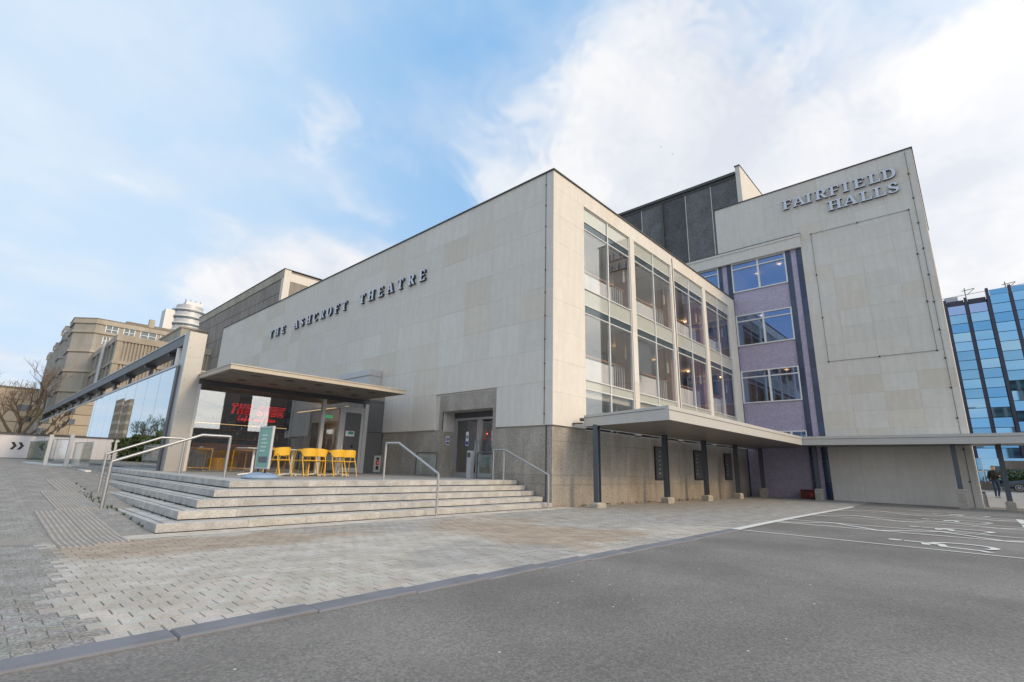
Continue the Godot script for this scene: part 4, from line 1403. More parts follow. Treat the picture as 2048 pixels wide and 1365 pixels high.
# ---------------------------------------------------------------- volumes rising behind the theatre and hall
func build_back() -> void:
	var b := thing("stage_tower", "grey panelled stage tower with a pale parapet and brick side, behind the theatre wall", "tower")
	bx("wall_core", Vector3(-62.5, 0, -22), Vector3(-36.45, 18.9, -5.06), M.back_panels[0], b)
	clad(b, "grey_panel", M.back_panels, Vector3(-36.95, 6.0, -5.05), Vector3.LEFT, Vector3.BACK, split(25.4, 2.55), [2.2, 2.15, 2.15, 2.1, 2.12, 1.36], 0.05, 0.05)
	clad(b, "parapet_panel", [M.concrete_pale], Vector3(-36.4, 18.12, -5.05), Vector3.LEFT, Vector3.BACK, split(25.9, 6.4), [0.86], 0.03, 0.09)
	var sd := MB.new()
	sd.box(Vector3(-36.95, 0, -5.6), Vector3(-36.4, 18.98, -4.98))
	sd.box(Vector3(-36.6, 17.9, -20.0), Vector3(-36.42, 18.72, -5.6))
	obj("stone_pier", sd, M.stone, b)
	bx("brick_infill", Vector3(-36.7, 0, -19.9), Vector3(-36.5, 17.9, -5.6), M.brick, b)
	for k in 16:
		bx("brick_course", Vector3(-36.52, 15.0 + k * 0.18, -19.9), Vector3(-36.49, 15.11 + k * 0.18, -5.62), M.brick, b)
	bx("coping", Vector3(-62.6, 18.985, -20.0), Vector3(-36.34, 19.04, -4.9), M.coping, b)

	var f := thing("fly_tower", "dark grey panelled fly tower with one pale stone end wall", "tower")
	bx("wall_core", Vector3(-25, 5, -38), Vector3(-1.5, 24.6, -26.1), M.fly[2], f)
	var xs := [-25.0, -22.0, -19.0, -16.0, -13.0, -9.96, -7.94, -5.77, -3.56, -1.46]
	for k in xs.size() - 1:
		for r in 6:
			bx("dark_panel", Vector3(xs[k] + 0.025, 9.0 + r * 2.6, -26.1), Vector3(xs[k + 1] - 0.025, 11.595 + r * 2.6, -26.0), M.fly[(k * 2 + r / 3 + (1 if k == 7 else 0)) % 4] if k < 6 else M.fly[[1, 3, 0][k - 6]], f)
	for k in [5, 7, 8]:
		bx("joint_strip", Vector3(xs[k] - 0.03, 9.0, -26.06), Vector3(xs[k] + 0.02, 24.6, -25.99), M.stone, f)
	var dp := MB.new()
	dp.tube([Vector3(-7.92, 24.5, -25.9), Vector3(-7.92, 9, -25.9)], 0.09, -1, 8)
	obj("drainpipe", dp, M.coping, f)
	var ed := MB.new()
	ed.box(Vector3(-25, 24.6, -26.3), Vector3(-1.46, 24.85, -25.95))
	ed.box(Vector3(-25, 24.85, -26.4), Vector3(-1.46, 25.08, -25.8))
	obj("roof_edge", ed, M.coping, f)
	var pi := MB.new()
	pi.box(Vector3(-1.455, 5, -38), Vector3(-1.1, 25.55, -25.95))
	obj("end_wall", pi, M.stone, f)
	bx("coping", Vector3(-1.5, 25.55, -38), Vector3(-1.06, 25.62, -25.88), M.coping, f)
	bx("wall_lamp", Vector3(-1.1, 23.1, -28.75), Vector3(-0.95, 23.6, -28.6), M.coping, f)


# ---------------------------------------------------------------- what stands off to the left
func ribbed(parent: Node, called: String, o: Vector3, u: Vector3, n: Vector3, w: float, h: float, pitch: float, mt: Material) -> void:
	var m := MB.new()
	var k := int(w / pitch)
	for i in k:
		var p := o + u * (pitch * (i + 0.5))
		var a := p - u * pitch * 0.28
		var b := p + u * pitch * 0.28 + n * 0.14 + Vector3(0, h, 0)
		m.box(Vector3(min(a.x, b.x), a.y, min(a.z, b.z)), Vector3(max(a.x, b.x), b.y, max(a.z, b.z)))
	obj(called, m, mt, parent)

func build_left_distance() -> void:
	var c := thing("college_block", "brown concrete block with zigzag bays, rising in storeys beyond the cafe roof", "building")
	var bays := [[-70.0, 4.25, 18.05], [-76.0, 4.5, 17.9], [-82.0, 4.6, 16.5], [-88.0, 4.7, 15.9]]
	for k in 4:
		var X: float = bays[k][0]
		var zc: float = bays[k][1]
		var top: float = bays[k][2]
		var poly := func(d: float) -> Array:
			return [Vector2(X + d, -30 if k == 0 else zc - 2.0), Vector2(X + d, zc + d * 0.4), Vector2(X - 1.85, zc + 1.85 + d * 1.2), Vector2(X - 6.0, zc + 1.85 + d), Vector2(X - 6.5, zc - 6.0), Vector2(X - 6.5, -30 if k == 0 else zc - 2.0)]
		var m := MB.new()
		m.prism(poly.call(0.0), 0.0, top - 0.6)
		var wall := obj("wall", m, M.concrete, c)
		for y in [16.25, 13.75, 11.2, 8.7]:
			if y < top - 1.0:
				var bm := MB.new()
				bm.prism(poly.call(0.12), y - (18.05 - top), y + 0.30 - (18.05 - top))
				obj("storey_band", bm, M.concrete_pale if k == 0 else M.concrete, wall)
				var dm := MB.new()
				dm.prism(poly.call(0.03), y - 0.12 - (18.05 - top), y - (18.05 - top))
				obj("painted_band_shadow", dm, M.concrete_dark, wall)  # dark strip painted as the shadow beneath each storey band
		var pm := MB.new()
		pm.prism(poly.call(0.16), top - 0.6, top)
		obj("parapet", pm, M.concrete_pale if k == 0 else M.concrete, wall)
		var rm := MB.new()
		rm.prism(poly.call(0.20), top, top + 0.1)
		obj("roof_edge", rm, M.concrete_dark, wall)
	for q in [[3.3, 1.95, 17.4], [1.45, 0.2, 17.4], [-0.35, -2.2, 17.4], [-2.6, -5.0, 17.4], [3.35, 2.6, 15.9]]:
		var fr := MB.new()
		var zm: float = (q[0] + q[1]) / 2
		for zz in [[q[0], q[0] - 0.09], [zm + 0.04, zm - 0.04], [q[1] + 0.09, q[1]]]:
			fr.box(Vector3(-70.02, q[2] - 0.95, zz[1]), Vector3(-69.93, q[2], zz[0]))
		fr.box(Vector3(-70.02, q[2] - 0.5, q[1] + 0.09), Vector3(-69.94, q[2] - 0.44, q[0] - 0.09))
		var w := obj("window", fr, M.white, c)
		bx("pane", Vector3(-70.01, q[2] - 0.95, q[1] + 0.09), Vector3(-69.965, q[2], zm - 0.04), M.far_glass, w)
		bx("pane", Vector3(-70.01, q[2] - 0.95, zm + 0.04), Vector3(-69.965, q[2], q[0] - 0.09), M.far_glass, w)
	var rf := MB.new()
	rf.box(Vector3(-86, 19.9, -14), Vector3(-78, 20.2, 0.2))
	rf.box(Vector3(-85, 18.0, -13), Vector3(-79, 19.9, -0.6))
	obj("upper_roof", rf, M.concrete_dark, c)
	bx("chimney", Vector3(-78.6, 18, -3.1), Vector3(-77.9, 21.1, -2.4), M.concrete_pale, c)

	var d := thing("ribbed_block", "lower brown block with vertical concrete ribs, in front of the zigzag block", "building")
	bx("wall", Vector3(-69.8, 0, -14), Vector3(-55.15, 13.6, 3.7), M.concrete, d)
	for y in [[12.98, 13.68], [10.55, 10.92], [8.1, 8.45], [5.6, 5.95]]:
		bx("storey_band", Vector3(-69.9, y[0], -14.1), Vector3(-54.92, y[1], 3.88), M.concrete_pale, d)
	for y in [10.92, 8.45, 5.95]:
		ribbed(d, "wall_ribs", Vector3(-55.15, y, 3.2), Vector3.FORWARD, Vector3.RIGHT, 17.0, 2.06 if y > 10 else 2.1, 0.30, M.concrete_pale)
		for k in 6:
			bx("window_slot", Vector3(-68.5 + k * 2.3, y + 0.1, 3.68), Vector3(-67.5 + k * 2.3, y + 1.95, 3.74), M.far_glass, d)
			bx("wall_fin", Vector3(-67.3 + k * 2.3, y, 3.7), Vector3(-66.6 + k * 2.3, y + 2.06, 3.85), M.concrete, d)
	bx("corner_post", Vector3(-55.6, 0, 3.3), Vector3(-55.0, 12.98, 3.8), M.concrete_pale, d)
	var du := MB.new()
	du.tube([Vector3(-59.9, 13.5, 4.15), Vector3(-59.9, 8.6, 4.15)], 0.17, -1, 10)
	obj("duct", du, M.alu, d)
	var e := thing("lift_house", "plain concrete lift house beyond the cafe roof, beside the ribbed block", "building")
	bx("wall", Vector3(-68, 0, -12), Vector3(-58, 16.3, -2.25), M.concrete, e)
	bx("coping", Vector3(-68.1, 16.3, -12.1), Vector3(-57.9, 16.5, -2.15), M.concrete_pale, e)

	var cy := thing("round_tower", "white round office tower with ring bands, far beyond the concrete blocks", "tower", Vector3(-160, 0, -25.3))
	var dr := MB.new()
	dr.lathe([Vector2(4.4, 0), Vector2(4.2, 43.8), Vector2(3.5, 43.9), Vector2(3.5, 45.8), Vector2(0, 45.9)], Vector3.ZERO, 14)
	obj("drum", dr, M.alu, cy)
	for k in 8:
		var rg := MB.new()
		rg.lathe([Vector2(4.2, 0), Vector2(4.5, 0.0), Vector2(4.5, 0.35), Vector2(4.2, 0.35)], Vector3(0, 29.0 + k * 2.15, 0), 24)
		obj("balcony_ring", rg, M.frame, cy)
		var gl := MB.new()
		gl.lathe([Vector2(4.33, 0), Vector2(4.33, 0.4)], Vector3(0, 28.5 + k * 2.15, 0), 24)
		obj("glass_band", gl, M.far_glass, cy)
	bx("side_core", Vector3(-3.0, 0, 3.0), Vector3(1.5, 43.6, 6.2), M.alu, cy)
	bx("plant_room", Vector3(-1.6, 45.8, -2.6), Vector3(1.8, 47.2, 1.6), M.frame, cy)
	for k in 4:
		bx("roof_mast", Vector3(0.5, 47.2, -2.4 + k * 1.3), Vector3(0.7, 47.9, -2.2 + k * 1.3), M.dark_metal, cy)

	var bw := thing("buff_block", "buff panelled block with small dark windows behind the bare tree", "building")
	bx("wall_core", Vector3(-110, 0, -14), Vector3(-95.25, 10.7, 16), M.buffs[3], bw)
	clad(bw, "wall_panel", M.buffs, Vector3(-95.2, 0.9, 16.0), Vector3.FORWARD, Vector3.RIGHT, split(30.0, 2.0), [1.64, 1.64, 1.64, 1.64, 1.64, 1.64], 0.09, 0.2)
	bx("parapet", Vector3(-110, 10.72, -14.1), Vector3(-94.9, 10.95, 16.1), M.concrete_dark, bw)
	for y in [4.3, 5.95, 7.6]:
		for k in 8:
			if rng.randf() < 0.75:
				var z0 := 14.6 - k * 3.3 + rng.randf_range(-0.5, 0.5)
				bx("window", Vector3(-95.0, y, z0 - rng.randf_range(0.8, 1.9)), Vector3(-94.96, y + 0.8, z0), M.far_glass, bw)

	var ho := thing("site_hoarding", "long white site hoarding with black chevrons at the far end of the forecourt", "hoarding")
	for k in 9:
		var z0 := 20.0 - k * 2.44
		bx("hoarding_board", Vector3(-60.1, 0.5, z0 - 2.43), Vector3(-60.0, 3.0, z0), M.hoarding, ho)
	bx("cap", Vector3(-60.2, 3.0, -2.0), Vector3(-59.9, 3.14, 20.02), M.dark_metal, ho)
	bx("foot_rail", Vector3(-60.05, 0.5, -2.0), Vector3(-59.95, 0.78, 20.02), M.dark_metal, ho)
	for k in 2:
		var m := MB.new()
		var z0 := 9.2 - k * 0.52
		for s in [-1, 1]:
			m.prism([Vector2(z0, 1.93), Vector2(z0 - 0.24, 1.93), Vector2(z0 - 0.0 + (-0.02), 1.93 + 0.36 * s), Vector2(z0 + 0.22, 1.93 + 0.36 * s)], 0, 0.012, Transform3D(Basis(Vector3(0, 0, 1), Vector3(1, 0, 0), Vector3(0, 1, 0)), Vector3(-60.0, 0, 0)))
		obj("chevron", m, M.black, ho)
	# bare trees
	bare_tree("large bare tree in front of the buff block, its limbs spreading wide", Vector3(-73, 0.6, 8.6), 12.6, 3, M.twig, 1.0)
	bare_tree("smaller bare tree with yellowish twigs against the zigzag block", Vector3(-66, 0.6, 5.6), 6.5, 8, M.leaf_dry, 0.8)
	# glass balustrade along the top of the ramp
	var gb := thing("glass_balustrade", "low glass balustrade on white kerbs beside the far end of the ramp", "balustrade")
	var pts := [Vector3(-13.4, g(-13.4, 9.2), 9.2), Vector3(-16.7, g(-16.7, 9.4), 9.38), Vector3(-18.4, g(-18.4, 9.8), 9.85), Vector3(-24.5, g(-24.5, 10.2), 10.2)]
	for k in 3:
		var a: Vector3 = pts[k]
		var b: Vector3 = pts[k + 1]
		var t := Transform3D(Basis(Vector3.UP, atan2(-(b.z - a.z), b.x - a.x)), a)
		var l := Vector2(b.x - a.x, b.z - a.z).length()
		var m := MB.new()
		m.box(Vector3(0.15, 0.16, -0.01), Vector3(l - 0.15, 1.0, 0.01), t)
		obj("glass_panel", m, M.clear, gb)
		m = MB.new()
		m.box(Vector3(0, -0.3, -0.08), Vector3(l, 0.06, 0.08), t)
		obj("kerb", m, M.white, gb)
		m = MB.new()
		m.tube([t * Vector3(0.1, 1.03, 0), t * Vector3(l - 0.1, 1.03, 0)], 0.02, -1, 6)
		obj("rail", m, M.steel, gb)
	for p in [pts[1], pts[2]]:
		var m := MB.new()
		m.box(Vector3(-0.13, -0.1, -0.06), Vector3(0.13, 1.22, 0.06))
		obj("post", m, M.alu, gb, p + Vector3(0, 0, 0.12))
	# things across the square, seen in the cafe's glass
	var ot := thing("brown_office_tower", "brown office tower beyond the square, mirrored in the cafe's side glass", "tower", Vector3(-135, 0, 33))
	bx("wall", Vector3(-4.5, 0, -7), Vector3(4.5, 14.0, -5), M.concrete_dark, ot)
	for k in 6:
		bx("window_band", Vector3(-4.55, 2.0 + k * 2.1, -7.05), Vector3(4.55, 2.7 + k * 2.1, -4.95), M.concrete, ot)
	for k in 3:
		bare_tree("leafless tree across the square, mirrored in the cafe's side glass", Vector3(-80 + k * 3.5, 0.5, 21.5 + k * 2.0), 7.0, 20 + k, M.leaf, 0.7, "trees across the square")
	var hg := thing("evergreen_hedge", "tall dark evergreen hedge facing the ramp, mirrored in the cafe's side glass", "hedge", Vector3(-58, 0.6, 15.0))
	var hl := MB.new()
	for k in 9000:
		var x := rng.randf_range(0.0, 32.0)
		var top := 2.1 + 0.35 * sin(x * 0.8) + 0.2 * sin(x * 2.3)
		var p := Vector3(x, top * sqrt(rng.randf()), rng.randf_range(-0.8, 0.8))
		var n := Vector3(rng.randf_range(-1, 1), rng.randf_range(-0.2, 1), rng.randf_range(-1, 1)).normalized()
		var a := n.cross(Vector3(0.3, 0.2, 0.9)).normalized() * 0.15
		var b := n.cross(a).normalized() * 0.11
		hl.quad(p - a - b, p + a - b, p + a + b, p - a + b)
	obj("foliage", hl, M.leaf, hg).set_meta("kind", "stuff")
	for k in 8:
		var st := MB.new()
		st.tube([Vector3(2.0 + k * 4.0, -0.1, 0), Vector3(2.1 + k * 4.0, 1.7, 0.1)], 0.06, 0.02, 6)
		obj("stem", st, M.bark, hg)
	for q in [[-34.8, 3.0, 46.0, 0], [-51.8, 12.4, 58.0, 1]]:
		var t := thing("dark_glass_tower", ["slim dark glass tower across the road, mirrored in the cafe front", "broad dark glass tower across the road, mirrored in the cafe front"][q[3]], "tower", Vector3(116, 0, q[0]))
		bx("wall", Vector3(-6, 0, -q[1] / 2), Vector3(6, q[2], q[1] / 2), M.tower_skin, t)
		for k in int(q[2] / 3.2):
			bx("window_band", Vector3(-6.06, 1.2 + k * 3.2, -q[1] / 2 + 0.3), Vector3(-6.0, 3.0 + k * 3.2, q[1] / 2 - 0.3), M.far_glass, t)
	var lo := thing("low_brick_terrace", "long low brick terrace across the road, mirrored in the cafe front", "building", Vector3(78, 0, 0))
	bx("wall", Vector3(0, -0.5, -60), Vector3(10, 6.8, 30), M.concrete_dark, lo)
	for k in 22:
		bx("window", Vector3(-0.05, 2.6, -58 + k * 4.0), Vector3(0.01, 4.6, -56.2 + k * 4.0), M.far_glass, lo)

func bare_tree(label: String, at: Vector3, h: float, seed: int, twig: Material, spread: float, group := "") -> void:
	var t := thing("bare_tree", label, "tree", at, 0, group)
	var r := RandomNumberGenerator.new()
	r.seed = seed
	var trunk := MB.new()
	var limbs := MB.new()
	var twigs := MB.new()
	var th := h * 0.16
	trunk.tube([Vector3(0, -0.3, 0), Vector3(0.05, th * 0.5, 0.03), Vector3(0, th, 0)], h * 0.030, h * 0.022, 9)
	var todo := []
	for k in 6:
		var a := TAU * k / 6 + r.randf_range(-0.3, 0.3)
		var tilt := r.randf_range(0.35, 0.95) * spread
		todo.append([Vector3(0, th * r.randf_range(0.75, 1.0), 0), Vector3(cos(a) * sin(tilt), cos(tilt), sin(a) * sin(tilt)), h * r.randf_range(0.27, 0.36), h * 0.0145, 0])
	while todo.size() > 0:
		var q: Array = todo.pop_back()
		var p: Vector3 = q[0]
		var d: Vector3 = q[1]
		var l: float = q[2]
		var lev: int = q[4]
		var mid := p + d * l * 0.5 + Vector3(r.randf_range(-1, 1), r.randf_range(-0.3, 0.6), r.randf_range(-1, 1)) * l * 0.07
		var end := p + d * l + Vector3(0, l * 0.06, 0)
		(limbs if lev < 3 else twigs).tube([p, mid, end], q[3], q[3] * 0.55, 6 if lev < 2 else 4 if lev < 3 else 3, false)
		if lev < 5:
			var n := 3 if lev < 4 else 4
			for k in n:
				var side := Vector3(r.randf_range(-1, 1), r.randf_range(-0.35, 0.75), r.randf_range(-1, 1)).normalized()
				var nd := (d * 0.75 + side * r.randf_range(0.45, 0.85)).normalized()
				nd = (nd + Vector3(0, 0.12, 0)).normalized()
				var f := r.randf_range(0.45, 1.0)
				todo.append([p.lerp(end, f) if k > 0 else end, nd, l * r.randf_range(0.52, 0.74), max(q[3] * 0.56, 0.012), lev + 1])
	obj("trunk", trunk, M.bark, t)
	obj("limbs", limbs, M.bark, t)
	obj("twigs", twigs, twig, t).set_meta("kind", "stuff")


# ---------------------------------------------------------------- what stands off to the right
func build_right_distance() -> void:
	var o := thing("blue_glass_office", "blue mirrored glass office with dark upright fins, right of the concert hall", "office building")
	var fins := [4.2, 6.9, 9.6, 12.3, 15.1, 17.8, 20.5, 23.2, 25.9, 28.6, 31.3, 34.0]
	bx("wall_core", Vector3(4.2, 0, -118), Vector3(34, 31.0, -100.6), M.fin, o)
	for k in fins.size() - 1:
		var out := 0.0 if fins[k] < 15 else 1.0
		var z := -100.0 + out
		var top := 31.4 if out == 0.0 else 32.2
		bx("fin", Vector3(fins[k] - 0.19, 0, z - 1.4), Vector3(fins[k] + 0.19, top + 0.2, z + 0.35), M.fin, o)
		for r in 19:
			var y := top - 1.0 - (r + 1) * 1.62
			if y > -0.5:
				var hh := 1.56
				var p := bx("glass_pane", Vector3(-1.1, 0.03, -0.05), Vector3(1.1, hh, 0.05), M.blues[(3 if r == 0 and out == 0.0 else (rng.randi() % 3))], o)
				p.position = Vector3((fins[k] + fins[k + 1]) / 2, y, z)
				p.rotation = Vector3(rng.randf_range(-0.02, 0.02), rng.randf_range(-0.025, 0.025), 0)
		bx("parapet", Vector3(fins[k] + 0.26, top - 1.0, z - 0.6), Vector3(fins[k + 1] - 0.26, top - 0.1, z - 0.02), M.blues[1] if out > 0 else M.fin, o)
		bx("back_wall", Vector3(fins[k], 0, z - 1.4), Vector3(fins[k + 1], top - 1.0, z - 0.3), M.fin, o)
	bx("roof", Vector3(4.2, 31.0, -118), Vector3(34, 31.3, -101.5), M.fin, o)
	var mn := MB.new()
	for x in [12.5, 17.6]:
		mn.tube([Vector3(x, 31, -101.5), Vector3(x, 33.8, -101.5)], 0.07, -1, 5)
		mn.tube([Vector3(x - 0.4, 33.3, -101.5), Vector3(x + 1.3, 33.5, -101.5)], 0.06, -1, 5)
		mn.tube([Vector3(x + 0.2, 32.5, -101.5), Vector3(x + 1.2, 33.4, -101.5)], 0.05, -1, 5)
	mn.tube([Vector3(8.0, 32.4, -101.6), Vector3(26.0, 33.2, -101.6)], 0.04, -1, 4)
	obj("roof_mast", mn, M.dark_metal, o)
	bx("cooling_unit", Vector3(9.6, 31.3, -102.5), Vector3(11.4, 32.3, -101), M.alu, o)
	var dt := thing("dark_stone_tower", "dark ornate tower behind the square, mirrored in the blue office glass", "tower", Vector3(33, 0, 106))
	bx("wall", Vector3(-7, 0, -6), Vector3(7, 44, 6), M.tower_skin, dt)
	for k in 12:
		bx("window_band", Vector3(-6.5, 2.0 + k * 3.4, -6.1), Vector3(6.5, 3.6 + k * 3.4, -6.0), M.far_glass, dt)
	for k in 4:
		bx("pilaster", Vector3(-6.9 + k * 4.2, 0, -6.4), Vector3(-5.9 + k * 4.2, 44, -6.1), M.concrete, dt)
	var gl := thing("teal_glass_front", "low teal glass shopfront with pale frames, glimpsed under the far canopy", "building", Vector3(0, 0, -70))
	for k in 9:
		bx("glass_pane", Vector3(6 + k * 2.0, 0.5, -0.1), Vector3(7.9 + k * 2.0, 3.6, 0), M.blues[k % 3], gl)
		bx("frame", Vector3(7.9 + k * 2.0, 0, -0.2), Vector3(8.0 + k * 2.0, 3.8, 0.1), M.white, gl)
	bx("transom", Vector3(6, 2.0, -0.05), Vector3(24, 2.12, 0.12), M.white, gl)
	var fb := thing("footbridge", "low brown footbridge deck crossing behind the walkway canopy", "footbridge")
	bx("deck", Vector3(11.2, 2.15, -57.5), Vector3(40, 2.95, -55.8), M.concrete_dark, fb)
	bx("pier", Vector3(19, -0.3, -57.2), Vector3(19.8, 2.15, -56.2), M.concrete, fb)
	bx("pier", Vector3(30, -0.3, -57.2), Vector3(30.8, 2.15, -56.2), M.concrete, fb)
	# planter
	var pl := thing("planter", "long brown planter with a dense green hedge beyond the canopy", "planter", Vector3(10.9, 0.1, -53.5))
	bx("trough", Vector3(0, -0.2, -1.0), Vector3(16, 0.45, 1.0), M.concrete_dark, pl)
	var lv := MB.new()
	for k in 5000:
		var x := rng.randf_range(0.1, 15.9)
		var hh := 1.25 + 0.35 * sin(x * 1.9) + 0.2 * sin(x * 4.7)
		var p := Vector3(x, 0.4 + hh * sqrt(rng.randf()), rng.randf_range(-0.95, 0.95))
		var n := Vector3(rng.randf_range(-1, 1), rng.randf_range(-0.2, 1), rng.randf_range(-1, 1)).normalized()
		var a := n.cross(Vector3(0.3, 0.2, 0.9)).normalized() * 0.085
		var b := n.cross(a).normalized() * 0.06
		lv.quad(p - a - b, p + a - b, p + a + b, p - a + b)
	obj("hedge", lv, M.leaf, pl).set_meta("kind", "stuff")
	bx("low_wall", Vector3(-3.5, -0.2, -3.0), Vector3(-0.2, 0.8, -2.6), M.concrete_dark, pl)
	build_car(Vector3(13.25, g(13.25, -50.0) + 0.01, -50.0))
	build_person(Vector3(10.18, g(10.18, -27.75) + 0.006, -27.75))

func build_car(at: Vector3) -> void:
	var c := thing("parked_car", "black hatchback car parked beyond the canopy, silver wheels", "car", at)
	var paint := mat(lin(0.012, 0.013, 0.017), 0.12, 0.0)
	paint.clearcoat_enabled = true
	paint.clearcoat = 1.0
	var half := [[-2.15, 0.30, 0.62], [-2.1, 0.28, 0.78], [-1.5, 0.24, 0.92], [-0.85, 0.24, 0.98], [0.0, 0.24, 1.0], [1.2, 0.24, 0.98], [1.95, 0.26, 0.92], [2.12, 0.34, 0.7]]
	var m := MB.new()
	loft(m, half, 0.88, 0.80)
	obj("body", m, paint, c)
	var cabin := [[-1.0, 0.96, 0.98], [-0.25, 0.96, 1.38], [0.6, 0.96, 1.45], [1.4, 0.96, 1.36], [1.95, 0.92, 0.98]]
	m = MB.new()
	loft(m, cabin, 0.82, 0.62)
	obj("window", m, M.far_glass, c)
	m = MB.new()
	loft(m, [[-0.22, 1.38, 1.40], [0.6, 1.44, 1.475], [1.4, 1.36, 1.385]], 0.66, 0.6)
	obj("roof", m, paint, c)
	for s in [-1, 1]:
		for x in [-1.35, 1.3]:
			var w := MB.new()
			var t := Transform3D(Basis(Vector3.RIGHT, PI / 2), Vector3.ZERO)
			w.tube([Vector3(0, 0, -0.1), Vector3(0, 0, 0.1)], 0.33, -1, 20)
			var wo := obj("wheel", w, M.rubber, c, Vector3(x, 0.33, 0.80 * s))
			var rm := MB.new()
			rm.tube([Vector3(0, 0, 0.085 * s), Vector3(0, 0, 0.108 * s)], 0.07, -1, 12)
			for k in 7:
				var a := TAU * k / 7
				rm.tube([Vector3(cos(a) * 0.05, sin(a) * 0.05, 0.1 * s), Vector3(cos(a) * 0.25, sin(a) * 0.25, 0.1 * s)], 0.025, -1, 5)
			var ring := []
			for k in 17: ring.append(Vector3(cos(TAU * k / 16) * 0.245, sin(TAU * k / 16) * 0.245, 0.1 * s))
			rm.tube(ring, 0.022, -1, 5)
			obj("rim", rm, M.alu, wo)
		bx("headlight", Vector3(-2.12, 0.60, 0.45 * s - 0.18), Vector3(-1.95, 0.74, 0.45 * s + 0.18), M.white, c)
		bx("tail_light", Vector3(2.0, 0.66, 0.55 * s - 0.15), Vector3(2.13, 0.84, 0.55 * s + 0.15), M.red, c)
		bx("mirror", Vector3(-0.75, 0.98, 0.86 * s - 0.09), Vector3(-0.6, 1.12, 0.86 * s + 0.09), paint, c)

func loft(m: MB, secs: Array, w0: float, w1: float) -> void:   # [x, y low, y high]: a rounded hull along x
	for k in secs.size() - 1:
		var a := ring_at(secs[k], w0, w1)
		var b := ring_at(secs[k + 1], w0, w1)
		for e in a.size():
			var f := (e + 1) % a.size()
			m.quad(a[e], b[e], b[f], a[f])
	for q in [0, secs.size() - 1]:
		var r := ring_at(secs[q], w0, w1)
		for e in range(1, r.size() - 1):
			if q == 0: m.tri(r[0], r[e], r[e + 1])
			else: m.tri(r[0], r[e + 1], r[e])

func ring_at(s: Array, w0: float, w1: float) -> Array:
	var y0: float = s[1]
	var y1: float = s[2]
	var d := y1 - y0
	return [Vector3(s[0], y0, -w0 * 0.92), Vector3(s[0], y0 + d * 0.3, -w0), Vector3(s[0], y0 + d * 0.75, -lerpf(w0, w1, 0.5)), Vector3(s[0], y1, -w1 * 0.85), Vector3(s[0], y1, w1 * 0.85), Vector3(s[0], y0 + d * 0.75, lerpf(w0, w1, 0.5)), Vector3(s[0], y0 + d * 0.3, w0), Vector3(s[0], y0, w0 * 0.92)]

# a figure from joined capsules, meshed as one surface
func body_mesh(bones: Array, cell: float, lo: Vector3, hi: Vector3, paint: Callable) -> ArrayMesh:
	var n := Vector3i(((hi - lo) / cell).ceil())
	var f := PackedFloat32Array()
	f.resize((n.x + 1) * (n.y + 1) * (n.z + 1))
	var sx := n.x + 1
	var sxy := sx * (n.y + 1)
	for z in n.z + 1:
		for y in n.y + 1:
			for x in sx:
				var p := lo + Vector3(x, y, z) * cell
				var d := 10.0
				for b in bones:
					var a: Vector3 = b[0]
					var ab: Vector3 = b[1] - a
					var t: float = clamp((p - a).dot(ab) / max(ab.length_squared(), 1e-6), 0.0, 1.0)
					var e: float = p.distance_to(a + ab * t) - lerpf(b[2], b[3], t)
					var h: float = clamp(0.5 + 0.5 * (d - e) / 0.03, 0.0, 1.0)
					d = lerpf(d, e, h) - 0.03 * h * (1.0 - h)
				f[x + y * sx + z * sxy] = d
	var st := SurfaceTool.new()
	st.begin(Mesh.PRIMITIVE_TRIANGLES)
	st.set_smooth_group(0)
	var at := {}
	var count := 0
	for z in n.z:
		for y in n.y:
			for x in n.x:
				var o := x + y * sx + z * sxy
				var c := [o, o + 1, o + sx, o + sx + 1, o + sxy, o + sxy + 1, o + sxy + sx, o + sxy + sx + 1]
				var inside := 0
				for q in c:
					if f[q] < 0: inside += 1
				if inside == 0 or inside == 8: continue
				var sum := Vector3.ZERO
				var k := 0
				for e in [[0, 1], [2, 3], [4, 5], [6, 7], [0, 2], [1, 3], [4, 6], [5, 7], [0, 4], [1, 5], [2, 6], [3, 7]]:
					var fa := f[c[e[0]]]
					var fb := f[c[e[1]]]
					if (fa < 0) != (fb < 0):
						var pa := Vector3(e[0] & 1, (e[0] >> 1) & 1, (e[0] >> 2) & 1)
						var pb := Vector3(e[1] & 1, (e[1] >> 1) & 1, (e[1] >> 2) & 1)
						sum += pa.lerp(pb, fa / (fa - fb))
						k += 1
				var p := lo + (Vector3(x, y, z) + sum / k) * cell
				st.set_color(paint.call(p))
				st.add_vertex(p)
				at[o] = count
				count += 1
	for z in range(1, n.z):
		for y in range(1, n.y):
			for x in range(1, n.x):
				var o := x + y * sx + z * sxy
				for ax in 3:
					var st1: int = [1, sx, sxy][ax]
					var u: int = [sx, sxy, 1][ax]
					var v: int = [sxy, 1, sx][ax]
					var a := f[o] < 0
					if a == (f[o + st1] < 0): continue
					var q := [o, o - u, o - u - v, o - v]
					if not (at.has(q[0]) and at.has(q[1]) and at.has(q[2]) and at.has(q[3])): continue
					if not a: q.reverse()
					for e in [0, 2, 1, 0, 3, 2]:
						st.add_index(at[q[e]])
	st.generate_normals()
	return st.commit()

